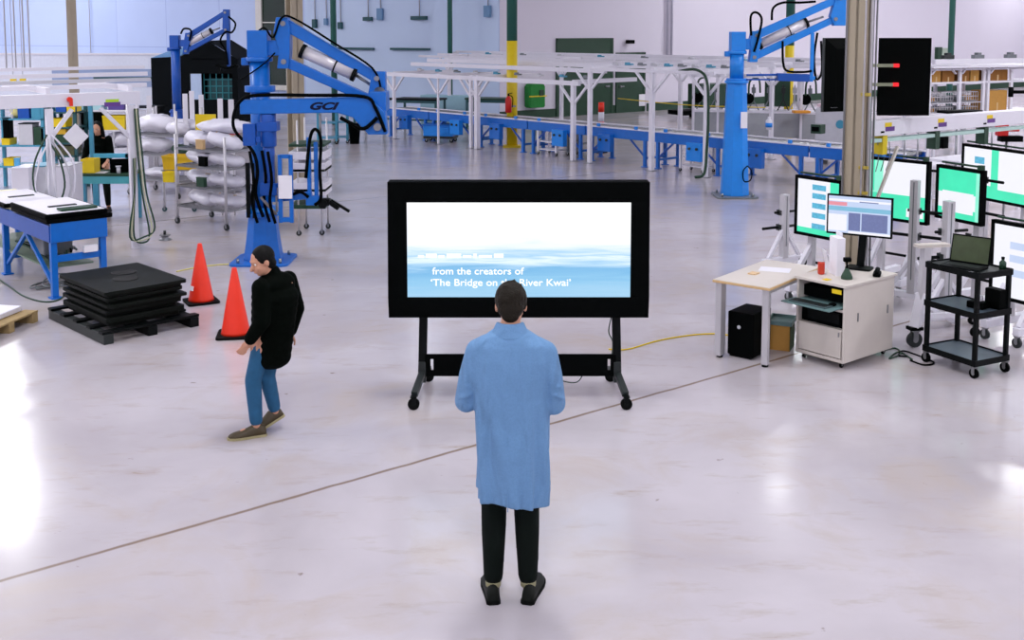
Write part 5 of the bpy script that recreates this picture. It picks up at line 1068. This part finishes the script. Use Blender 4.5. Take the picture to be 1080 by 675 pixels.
for k in range(3): one('hanging_hose', MB().tube([Qf(-.02-.02*k, .09, 2.0), Qf(-.04-.03*k, .1, 1.4), Qf(-.08-.03*k, .12, .8), Qf(-.16-.04*k, .13, .22+.04*k), Qf(-.08, .14, .1+.04*k), Qf(.06+.03*k, .14, .2), Qf(.03, .12, .8), Qf(.01-.01*k, .08, 1.3)], .013), (DGREEN, mat('cream_cable', (200, 200, 170), .6), DGREEN)[k], ('dark green hose looped down the right post of the left framework', 'cream cable looped down the right post of the left framework', 'second dark hose, inner loop on the right post of the left framework')[k], 'hose')
for k in range(7):
    x = 1.1+.05*(k-3); one('hanging_cable', MB().tube([Qf(1.1+.01*k, .09, 1.7-.06*(k % 3)), Qf(x+.03*(k-3)+.02*(k % 2), .14, 1.35), Qf(x+(.035+.02*(k % 3))*(k-3), .15, .98), Qf(x+.05*(k % 3)-.02*k, .11, .6)], .013), (WHITE, GREYP, DGREEN, WHITE, GREYP, WHITE, DGREEN)[k], 'cable in the loose bundle on the left framework post above the blue table', 'cable', 'cable bundle on the left framework post')
for k, (px, ln) in enumerate(((8, 1), (18, 1), (27, 1), (33, 1))):
    p = A(px, 96, 17.0); one('ceiling_cable', MB().cyl((0, 0, 2.5-p.z), (0, 0, 10-p.z), .012), GREYP, 'thin vertical ceiling cable at the upper left, %s from the left edge' % ('first', 'second', 'third', 'fourth')[k], 'cable', loc=p)
for k, px in enumerate((14, 24)):
    p = A(px, 83, 17.5); t = T('hanging_tag', 'small square yellow tag hanging at the upper left, %s one of two' % ('left', 'right')[k], 'tag', p, 0); t.part('tag_plate', MB().box((0, 0, 0), (.1, .02, .1)), YEL, .004); t.part('cord', MB().cyl((0, 0, .05), (0, 0, 10-p.z), .006), GREYP)
# shelving with bins
def shelving(label, pxa, pxb, Y, zs, m, top=2.0, d=.6, name='shelving_unit'):
    a = A(pxa, 150, Y).x; b_ = A(pxb, 150, Y).x; w = b_-a; t = T(name, label, 'shelving', (a, Y, 0), 0)
    for x in (.03, w-.03):
        for y in (.03, d-.03): t.part('upright', MB().bb((x-.03, y-.03, 0), (x+.03, y+.03, top)), m)
    for z in zs: t.part('shelf', MB().bb((0, 0, z-.035), (w, d, z)), m, .004)
    return t
def zpx(y, Y): return A(300, y, Y).z
YS = 21.0
shelving('grey shelving unit with teal work surface at the far left edge', -12, 47, YS, (zpx(175, YS), zpx(153, YS), zpx(125, YS), zpx(107, YS)), TEAL, 1.75)
shelving('teal shelving unit with yellow bins left of the person in black', 51, 81, YS, (zpx(164, YS), zpx(150.5, YS), zpx(134, YS), zpx(118, YS)), DTEAL, 1.7)
shelving('white shelving unit with dark boxes behind the person in black', 84, 137, YS+.6, (zpx(160, YS), zpx(137, YS+.6), zpx(116, YS+.6)), WHITE, 1.75)
def item(name, label, cat, px0, y0, px1, y1, Y, m, kind='bin', d=.3, base=None, mm=None, group=None):
    a = A(px0, y1, Y); b_ = A(px1, y0, Y); w = b_.x-a.x; z = a.z if base is None else base; h = max(b_.z-z, .04)
    t = T(name, label, cat, ((a.x+b_.x)/2, Y+d/2, z), 0, group)
    if kind == 'bin':
        o = [Vector((-w/2, -d/2, 0)), Vector((w/2, -d/2, 0)), Vector((w/2, d/2, 0)), Vector((-w/2, d/2, 0))]
        r2 = [Vector((v.x*1.06, v.y*1.06, h)) for v in o]; r3 = [Vector((v.x*.98, v.y*.98, h)) for v in o]; r4 = [Vector((v.x*.9, v.y*.9, .02)) for v in o]
        t.part('tub', MB().loft([o, r2, r3, r4], smooth=False), m); t.part('rim', MB().bb((-w*.53, -d*.56, h*.86), (w*.53, -d*.53, h)), m)
    elif kind == 'box':
        t.part('carton', MB().box((0, 0, h/2), (w, d, h)), m, .008); t.part('lid', MB().box((0, 0, h+.008), (w*1.03, d*1.03, .016)), mm or m)
    elif kind == 'bundle':
        n = 20; rings = []
        for k in range(9):
            q = k/8; hh = sin(pi*min(max(q, .0), 1))**.5; ring = []
            for j in range(n):
                a_ = 2*pi*j/n; f = 1+.09*sin(3*a_+k)+.06*sin(5*a_-2*k); ring.append(Vector(((q-.5)*w+.03*sin(a_*2+k), d*.5*cos(a_)*max(hh, .25)*f, h*.5+h*.5*sin(a_)*max(hh, .25)*f)))
            rings.append(ring)
        t.part('wrapping', MB().loft(rings), m); t.part('tie_band', MB().box((-w*.1, 0, h*.5), (.03, d*1.04, h*1.03)), mm or GREYP)
    elif kind == 'roll':
        r = h/2; t.part('roll_body', MB().cyl((-w/2, 0, r), (w/2, 0, r*1.0), r, n=18), m); t.part('core', MB().cyl((-w/2-.01, 0, r), (w/2+.01, 0, r), r*.35, n=12), mm or BOX)
    return t
it = item
z1, z2, z3 = zpx(153, YS), zpx(125, YS), zpx(107, YS)
it('storage_bin', 'deep blue bin on the upper shelf of the far left shelving', 'bin', 19, 110, 30, 123, YS, BLUED, base=z2)
it('paper_stack', 'pale yellow paper sack on the upper shelf at the far left', 'sack', 9, 112, 18, 124, YS, mat('pale_yellow_sack', (240, 230, 150), .7), 'bundle', base=z2)
it('storage_bin', 'yellow bin on the teal work surface at the far left', 'bin', 2, 146, 10, 152, YS, YEL, base=z1)
it('storage_bin', 'flat yellow bin on the lowest shelf at the far left', 'bin', 4, 167, 14, 174, YS, YEL, base=zpx(175, YS))
it('desktop_printer', 'grey boxy printer on the teal work surface', 'printer', 20, 131, 34, 151, YS, GREYP, 'box', base=z1, mm=CHAR)
it('storage_box', 'dark green box right of the grey printer', 'box', 36, 135, 46, 151, YS, DGREEN, 'box', base=z1)
it('storage_box', 'small blue and white box between the sack and the white post', 'box', 33, 112, 43, 124, YS, TEAL, 'box', base=z2, mm=WHITE)
it('storage_box', 'black box on the top shelf of the far left shelving', 'box', 3, 125.5, 9, 140, YS-.0, BLACK, 'box', base=z1, d=.2)
w1, w2, w3, w4 = zpx(164, YS), zpx(150.5, YS), zpx(134, YS), zpx(118, YS)
it('storage_bin', 'large yellow bin on the teal shelving, upper of the two wide ones', 'bin', 54, 125, 69, 133, YS, YEL, base=w3)
it('storage_bin', 'yellow bin under the large one on the teal shelving', 'bin', 57, 136.5, 69, 141, YS, mat('ochre_plastic', (214, 170, 40), .5), base=zpx(142, YS)-.0)
it('storage_box', 'dark green box below the yellow bins on the teal shelving', 'box', 53, 142.5, 79, 150, YS, DGREEN, 'box', base=w2)
it('storage_bin', 'deep blue bin on the top shelf of the teal shelving', 'bin', 59, 108, 69, 117, YS, BLUED, base=w4)
it('storage_bin', 'small yellow bin on the top shelf of the teal shelving beside the blue bin', 'bin', 70.5, 110, 79, 117, YS, YEL, base=w4)
it('parts_tray', 'dark tray of red and green parts on the low shelf of the teal shelving', 'tray', 56, 155, 79, 163, YS, mat('dark_mixed_parts', (70, 72, 44), .6, var=.9, scale=30), 'box', base=w1)
v1, v2 = zpx(116, YS+.6), zpx(137, YS+.6); Y6 = YS+.6
for k, (a, b_) in enumerate(((85, 90), (91, 97), (99, 103), (104, 107.5))):
    it('storage_box', 'black box on the white shelving behind the person in black, %s from the left' % ('first', 'second', 'third', 'fourth')[k], 'box', a, 120, b_, 136, Y6, BLACK, 'box', base=v2)
it('storage_bin', 'big yellow bin to the right of the person in black', 'bin', 109, 122, 131, 136.5, Y6, YEL, base=v2)
it('wrapped_bundle', 'white film wrapped bundle below the big yellow bin', 'bundle', 110, 139, 136, 159, Y6, FILM, 'bundle', base=zpx(160, YS), d=.5)
it('storage_box', 'flat pale teal box on top of the white shelving', 'box', 86, 106, 107, 115.5, Y6, mat('pale_teal_box', (180, 225, 235), .5), 'box', base=v1)
it('storage_box', 'small purple and lime box on top of the white shelving', 'box', 114, 107, 130, 115.5, Y6, mat('purple_box', (90, 70, 150), .5), 'box', base=v1, mm=mat('lime_sticker', (180, 220, 40), .5))
# teal workbench of the person in black
Yb = 17.35; a = A(72, 182, Yb); b_ = A(138, 182, Yb); w = b_.x-a.x; h = .8
t = T('workbench', 'teal workbench with dark green top before the person in black', 'workbench', (a.x, Yb, 0), 0)
t.part('table_top', MB().bb((0, 0, h-.04), (w, .6, h)), DGREEN, .004); t.part('apron', MB().bb((.04, .01, h-.16), (w-.04, .04, h-.04)), mat('pale_teal_metal', (80, 170, 180), .4)); t.part('apron', MB().bb((.04, .55, h-.14), (w-.04, .58, h-.04)), TEAL)
for x, y in ((.22, .05), (.42, .05), (.22, .55), (w-.08, .55)): t.part('leg', MB().bb((x-.04, y-.035, 0), (x+.04, y+.035, h-.04)), TEAL, .003)
t.part('upright', MB().bb((.16, .5, h), (.22, .55, 2.0)), TEAL); t.part('instrument_rail', MB().bb((.22, .5, 1.0), (w-.2, .55, 1.07)), mat('sky_teal', (90, 190, 225), .4)); t.part('upright', MB().bb((w-.26, .5, h), (w-.2, .55, 1.07)), TEAL)
t.part('tool_mat', MB().bb((.25, .08, h), (.55, .3, h+.006)), WHITEP); 
p = A(78, 144, Yb+.45); one('hanging_paper', MB().box((0, 0, 0), (.3, .006, .3), rot=(0, pi/4, 0)), WHITEP, 'white square sheet hanging cornerwise on the teal post by the person in black', 'paper', loc=(p.x+.02, Yb+.48, p.z))
it('storage_bin', 'yellow bin with white tag standing on the teal workbench', 'bin', 86, 168, 99, 178, Yb+.05, YEL, base=h+.007, d=.24)
t = T('laptop', 'black laptop on the right end of the teal workbench', 'laptop', (A(128, 170, Yb+.3).x, Yb+.3, h), .3); t.part('keyboard_base', MB().bb((-.17, -.12, 0), (.17, .12, .02)), BLACK); t.part('lid', MB().bar((0, -.12, .02), (0, -.2, .23), .34, .012, up=(0, 1, 0)), BLACK)
one('spool', MB().cyl((0, 0, 0), (0, 0, .1), .03).cyl((0, 0, .1), (0, 0, .12), .045), WHITE, 'small white spool on the dark green bench top', 'spool', loc=(A(125, 180, Yb+.1).x, Yb+.1, h))
it('tool_cabinet', 'white equipment cabinet behind the blue conveyor table', 'cabinet', 60, 176, 73, 214, 16.2, WHITE, 'box', base=0, d=.5, mm=GREYP)
it('tool_cabinet', 'narrow white equipment cabinet left of the white post', 'cabinet', 13, 178, 30, 214, 16.6, WHITE, 'box', base=0, d=.5)
it('tool_cabinet', 'pale equipment cabinet between the two white ones', 'cabinet', 34, 176, 47, 214, 16.8, GREYP, 'box', base=0, d=.5, mm=TEAL)
it('soap_bottle', 'light blue bottle on the narrow white cabinet', 'bottle', 15, 168, 19, 178, 16.7, mat('sky_bottle', (90, 180, 230), .3), 'box', base=A(15, 178, 16.6).z+.03, d=.08)
# rolling carts with wrapped rolls
def rack(label, pts, w, d, levels, rz, top, m=STEEL, tall=None):
    p = G(*pts); t = T('rolling_rack', label, 'cart', p, rz)
    for i, x in enumerate((-w/2, w/2)):
        for j, y in enumerate((-d/2, d/2)):
            hh = top+(tall if (tall and i == 0 and j == 0) else 0)
            t.part('post', MB().cyl((x, y, .1), (x, y, hh), .022, n=10), ALU); caster(t, (x, y, 0), .05, m=CHAR)
    for z in levels:
        b = MB(); n = int(d/.08)
        for k in range(n+1): b.bar((-w/2, -d/2+d*k/n, z), (w/2, -d/2+d*k/n, z), .012)
        b.bb((-w/2, -d/2-.012, z-.02), (w/2, -d/2+.012, z+.012)).bb((-w/2, d/2-.012, z-.02), (w/2, d/2+.012, z+.012)).bb((-w/2-.012, -d/2, z-.02), (-w/2+.012, d/2, z+.012)).bb((w/2-.012, -d/2, z-.02), (w/2+.012, d/2, z+.012)); t.part('wire_shelf', b, STEEL)
    t.L = lambda x, y, z=0, t=t: t.M @ Vector((x, y, z)); return t
def bundle(label, loc, w, d, h, rz, m=FILM, kind='bundle', tilt=0.0, band=None):
    t = T('wrapped_bundle' if kind == 'bundle' else 'wrapped_roll', label, 'bundle' if kind == 'bundle' else 'roll', loc, rz); n = 20; rings = []
    for k in range(11):
        q = k/10; hh = max(sin(pi*q)**(.45 if kind == 'bundle' else .15), .3); ring = []
        for j in range(n):
            a_ = 2*pi*j/n; f = 1+(.1 if kind == 'bundle' else .03)*sin(3*a_+k)+.05*sin(5*a_-2*k); ring.append(Vector(((q-.5)*w, d*.5*cos(a_)*hh*f, h*.5+h*.48*sin(a_)*hh*f+tilt*(.5-q))))
        rings.append(ring)
    t.part('wrapping', MB().loft(rings), m)
    for q in (-.22, .2): t.part('tie_band', MB().cyl((q*w-.012, 0, h*.5-tilt*q), (q*w+.012, 0, h*.5-tilt*q), h*.5, n=16), band or GREYP)
    return t
RA_ = atan2(-.745, .667)   # carts follow the building grid
k1 = rack('wire rack cart with big white bundles right of the looped hoses', (176, 205), 1.25, .65, (.32, .78, 1.15), RA_+.35, 1.62, tall=.35)
bundle('big white wrapped bundle on the top shelf of the wire rack cart', k1.L(-.18, 0, 1.165), .9, .6, .36, RA_+.35)
bundle('white wrapped bundle on the middle shelf of the wire rack cart', k1.L(-.25, 0, .795), .75, .6, .3, RA_+.35)
bundle('long white roll beside the big bundle on the wire rack cart', k1.L(.42, -.1, 1.165), .5, .3, .24, RA_+.1, kind='roll')
bundle('dark green padded roll on the middle shelf end of the wire rack cart', k1.L(.42, 0, .795), .5, .22, .18, RA_+.2, m=DGREEN, kind='roll')
bundle('flat white bundle on the lowest shelf of the wire rack cart', k1.L(-.1, 0, .335), .8, .5, .18, RA_+.35)
k2 = rack('wire rack cart with the large yellow bin before the tent', (200, 190), 1.1, .6, (.3, .62, 1.0), RA_+.5, 1.55)
def bins(label, loc, w, d, h, rz, m):
    t = T('storage_bin', label, 'bin', loc, rz); o = [Vector((-w/2, -d/2, 0)), Vector((w/2, -d/2, 0)), Vector((w/2, d/2, 0)), Vector((-w/2, d/2, 0))]
    t.part('tub', MB().loft([o, [Vector((v.x*1.08, v.y*1.08, h)) for v in o], [Vector((v.x*1.0, v.y*1.0, h)) for v in o], [Vector((v.x*.92, v.y*.92, .02)) for v in o]], smooth=False), m); t.part('rim', MB().bb((-w*.55, -d*.57, h*.85), (w*.55, -d*.54, h)), m); return t
p = A(191, 178, 18.6); bins('large ochre yellow bin on the front of the rack carts', (p.x, 18.6, p.z), .5, .3, .24, -.1, mat('ochre_yellow', (222, 180, 20), .5))
t_sup = T('bin_bracket', 'steel shelf bracket holding the ochre yellow bins on the rack cart', 'bracket', (p.x, 18.6, 0), 0); t_sup.part('shelf_plate', MB().bb((-.3, -.16, p.z-.02), (.27, .16, p.z-.002)), STEEL); t_sup.part('leg', MB().cyl((-.27, -.1, .08), (-.27, -.1, p.z), .02), ALU); t_sup.part('leg', MB().cyl((.24, -.1, .08), (.24, -.1, p.z), .02), ALU); caster(t_sup, (-.27, -.1, 0), .04, m=DTEAL); caster(t_sup, (.24, -.1, 0), .04, m=DTEAL)
p2_ = A(181, 191, 18.45); bins('small yellow bin hanging just below the large ochre bin', (p2_.x, 18.36, p2_.z), .18, .14, .18, -.1, YEL)
p = A(217, 129, 18.8); t = T('yellow_sheet', 'bright yellow rectangular sheet standing upright above the rack carts', 'sheet', (p.x, 18.8, p.z), -.05); t.part('sheet_panel', MB().box((0, 0, 0), (.36, .02, .28)), YEL, .003); t.part('stem', MB().cyl((-.17, .02, .12), (-.17, .02, -p.z), .012), ALU)
bundle('white wrapped bundle under the yellow sheet on the second rack cart', k2.L(-.1, 0, 1.015), .9, .5, .26, RA_+.5)
bundle('dark green folded blanket on the second rack cart', k2.L(.0, 0, .635), .8, .45, .12, RA_+.5, m=DGREEN); bundle('pale bundle on the bottom of the second rack cart', k2.L(0, 0, .315), .8, .45, .22, RA_+.5)
k3 = rack('low wire rack cart with slanting wrapped rolls left of the lettered crane', (231, 236), 1.15, .7, (.3, .62, .95, 1.22), RA_+.25, 1.45)
for k, (x, z, tl, lab) in enumerate(((-.3, 1.235, .1, 'white wrapped roll at the left of the top shelf of the low rack cart'), (.25, 1.235, .16, 'big white wrapped roll at the right of the top shelf of the low rack cart'), (-.28, .965, .12, 'white roll at the left of the third shelf of the low rack cart'), (.28, .965, .1, 'white roll at the right of the third shelf of the low rack cart'),
        (-.28, .635, .12, 'white roll at the left of the second shelf of the low rack cart'), (.28, .635, .1, 'pale roll at the right of the second shelf of the low rack cart'), (-.25, .315, .1, 'white roll at the left of the lowest shelf of the low rack cart'), (.28, .315, .08, 'white roll at the right of the lowest shelf of the low rack cart'))):
    bundle(lab, k3.L(x, -.05, z), .56, .42, .24 if z > 1.2 else .2, RA_+.1+.55*(k % 2), kind='roll', tilt=tl*.9, band=(GREYP, mat('tan_label', (222, 190, 140), .6), CHAR)[k % 3])
bundle('heap of white film above the low rack cart beside the crane post', k3.L(.1, .1, 1.45), .95, .55, .24, RA_+.6)
for k, (px, w, lab) in enumerate(((224, .1, 'left, smaller'), (237.5, .2, 'right, larger'))):
    p = A(px, 142, 17.6); t = T('red_carton', 'small red box on the rack carts before the tent, the %s one' % lab, 'box', (p.x, 18.1, A(px, 142, 18.1).z), .0); t.part('carton', MB().box((0, 0, .05), (w, .12, .1)), RED, .006); t.part('support_rod', MB().cyl((0, 0, 0), (0, 0, -p.z), .012), ALU)
for k, (px, y0, Y) in enumerate(((157, 101, 22.6), (195, 99, 22.2), (202, 96, 22.6), (212, 100, 23), (232, 104, 21.4), (243.5, 105, 20.8))):
    p = A(px, y0, Y); t = T('rack_post', 'thick white upright standing among the rack carts, %s from the left' % ('first', 'second', 'third', 'fourth', 'fifth', 'sixth')[k], 'post', (p.x, Y, 0), .3); t.part('upright', MB().bb((-.05, -.05, .04), (.05, .05, p.z)), WHITE, .005); t.part('foot_plate', MB().box((0, 0, .02), (.3, .3, .04)), STEEL)
t = T('cable_reel', 'small round cable reel lying on the floor right of the looped hoses', 'reel', G(174, 253), 0); t.part('reel', MB().lathe([(.09, 0), (.09, .015), (.05, .02), (.05, .06), (.08, .065), (.08, .08)], n=18), STEEL); t.part('handle', MB().cyl((0, 0, .08), (.0, .0, .14), .02), CHAR)
one('floor_stripe_cord', MB().tube([G(*q)+Vector((0, 0, .008)) for q in ((186, 287), (205, 283), (228, 280), (245, 279))], .008), mat('pale_yellow_cord', (226, 214, 130), .6), 'pale yellow cord on the floor from the orange cone to the lettered crane', 'cord')
# cart behind the lettered crane
p = G(326, 250); t = T('equipment_cart', 'tall white equipment cart standing behind the lettered crane', 'cart', (p.x, p.y+.1, 0), 0)
for x, y in ((-.17, 0), (.17, .05), (-.17, .6), (.17, .6)): t.part('post', MB().cyl((x, y, .08), (x, y, 1.75), .014, n=10), ALU); caster(t, (x, y, 0), .04, m=CHAR)
Yc = p.y+.1
for y_, m_, hh in ((152, DGREEN, .04), (160, WHITE, .12), (172, WHITE, .14), (178, DGREEN, .05), (193, WHITE, .2), (199, DGREEN, .05), (216, DGREEN, .06)):
    z = A(300, y_, Yc).z; t.part('shelf' if hh < .1 else 'white_unit', MB().bb((-.3, -.02, z-hh), (.24, .6, z)), m_, .006)
# extra clutter on the low rack cart
for k, (x, z, w, m_, lab) in enumerate(((0, 1.235, .16, mat('tan_box', (214, 180, 130), .7), 'small tan box between the rolls on the top shelf of the low rack cart'), (0, .64, .18, DGREEN, 'small dark green box between the rolls on the second shelf of the low rack cart'), (.05, .97, .16, BLACK, 'small black box between the rolls on the third shelf of the low rack cart'))):
    t = T('small_box', lab, 'box', k3.L(x, -.33, z), RA_+.25); t.part('carton', MB().box((0, 0, .07), (w, .06, .14)), m_, .004); t.part('lid', MB().box((0, 0, .145), (w+.01, .07, .01)), m_)
# black tent
tx0, tx1, tp = -11.9, -9.05, -10.3; zt0, zt1, zp = 2.2, 2.15, 2.75
ox0, ox1 = A(203, 90, 36).x, A(245, 90, 36).x; oz0, oz1 = .83, 1.68
t = T('black_tent', 'black gabled tent with a window opening under the far left crane', 'tent', (0, 36, 0), 0); TF = mat('black_tent_cloth', (5, 10, 14), .85, spec=.15, var=.3)
b = MB().bb((tx0, 0, 0), (ox0, .05, zt0)).bb((ox1, 0, 0), (tx1, .05, zt1)).bb((ox0, 0, oz1), (ox1, .05, zt1)).bb((ox0, 0, 0), (ox1, .05, oz0)); t.part('front_wall', b, TF)
t.part('gable', MB().prism([(tx0+.9, zt0), (tx1, zt1), (tp+.3, zp)], 0, .05), TF); t.part('side_wall', MB().bb((tx0, .05, 0), (tx0+.05, 3, zt0)), TF); t.part('side_wall', MB().bb((tx1-.05, .05, 0), (tx1, 3, zt1)), TF); t.part('rear_wall', MB().bb((tx0, 2.95, 0), (tx1, 3, zt0)), TF)
t.part('roof_sheet', MB().add([(tx0, -.02, zt0), (tx0+.95, -.02, zt0+.05), (tp+.3, -.02, zp+.02), (tp+.3, 3, zp+.02), (tx0+.95, 3, zt0+.4), (tx0, 3, zt0+.3)], [(0, 1, 4, 5), (1, 2, 3, 4)]), mat('blue_roof_sheet', (80, 140, 190), .5)); t.part('roof_sheet', MB().add([(tp+.3, -.02, zp+.02), (tx1, -.02, zt1+.02), (tx1, 3, zt1+.02), (tp+.3, 3, zp+.02)], [(0, 1, 2, 3)]), TF)
b = MB().bb((ox0-.05, -.03, oz0), (ox0+.3, .02, oz1)); t.part('window_flap', b, mat('pale_blue_flap', (190, 210, 240), .6))
t = T('teal_rack', 'teal grid rack seen through the window of the black tent', 'rack', (ox0+.3, 36.3, 0), 0); b = MB(); wd = ox1-ox0-.3
for k in range(6): b.bb((wd*k/5-.015, 0, 0), (wd*k/5+.015, .03, 1.75))
for k in range(5): b.bb((0, .0, .8+.22*k), (wd, .03, .83+.22*k))
t.part('grid', b, mat('teal_grid', (60, 160, 170), .5)); t.part('contents', MB().bb((.1, .05, 0), (wd-.1, .35, 1.5)), DTEAL)
p = A(158, 96, 34); one('tent_bench', MB().bb((-.5, -.3, .7), (.5, .3, .76)).bb((-.45, -.25, 0), (-.38, .25, .7)).bb((.38, -.25, 0), (.45, .25, .7)), BLACKM, 'black bench left of the tent', 'bench', loc=(p.x-.1, 34, 0))
# low white partition in front of the left wall
t = T('low_partition', 'long low white partition in front of the pale blue wall at the far left', 'partition', (-22, 43.2, 0), -.06); t.part('board', MB().bb((0, 0, 0), (9.6, .1, 2.15)), mat('white_partition', (225, 230, 245), .6), .01); t.part('cap_rail', MB().bb((0, -.04, 2.15), (9.6, .14, 2.22)), WHITE); t.part('window_band', MB().bb((3.9, -.02, .9), (9.0, -.0, 1.6)), mat('grey_blue_band', (150, 168, 205), .5)); t.part('wall_pipe', MB().cyl((5.6, -.06, 1.25), (8.8, -.06, 1.25), .04), DTEAL)
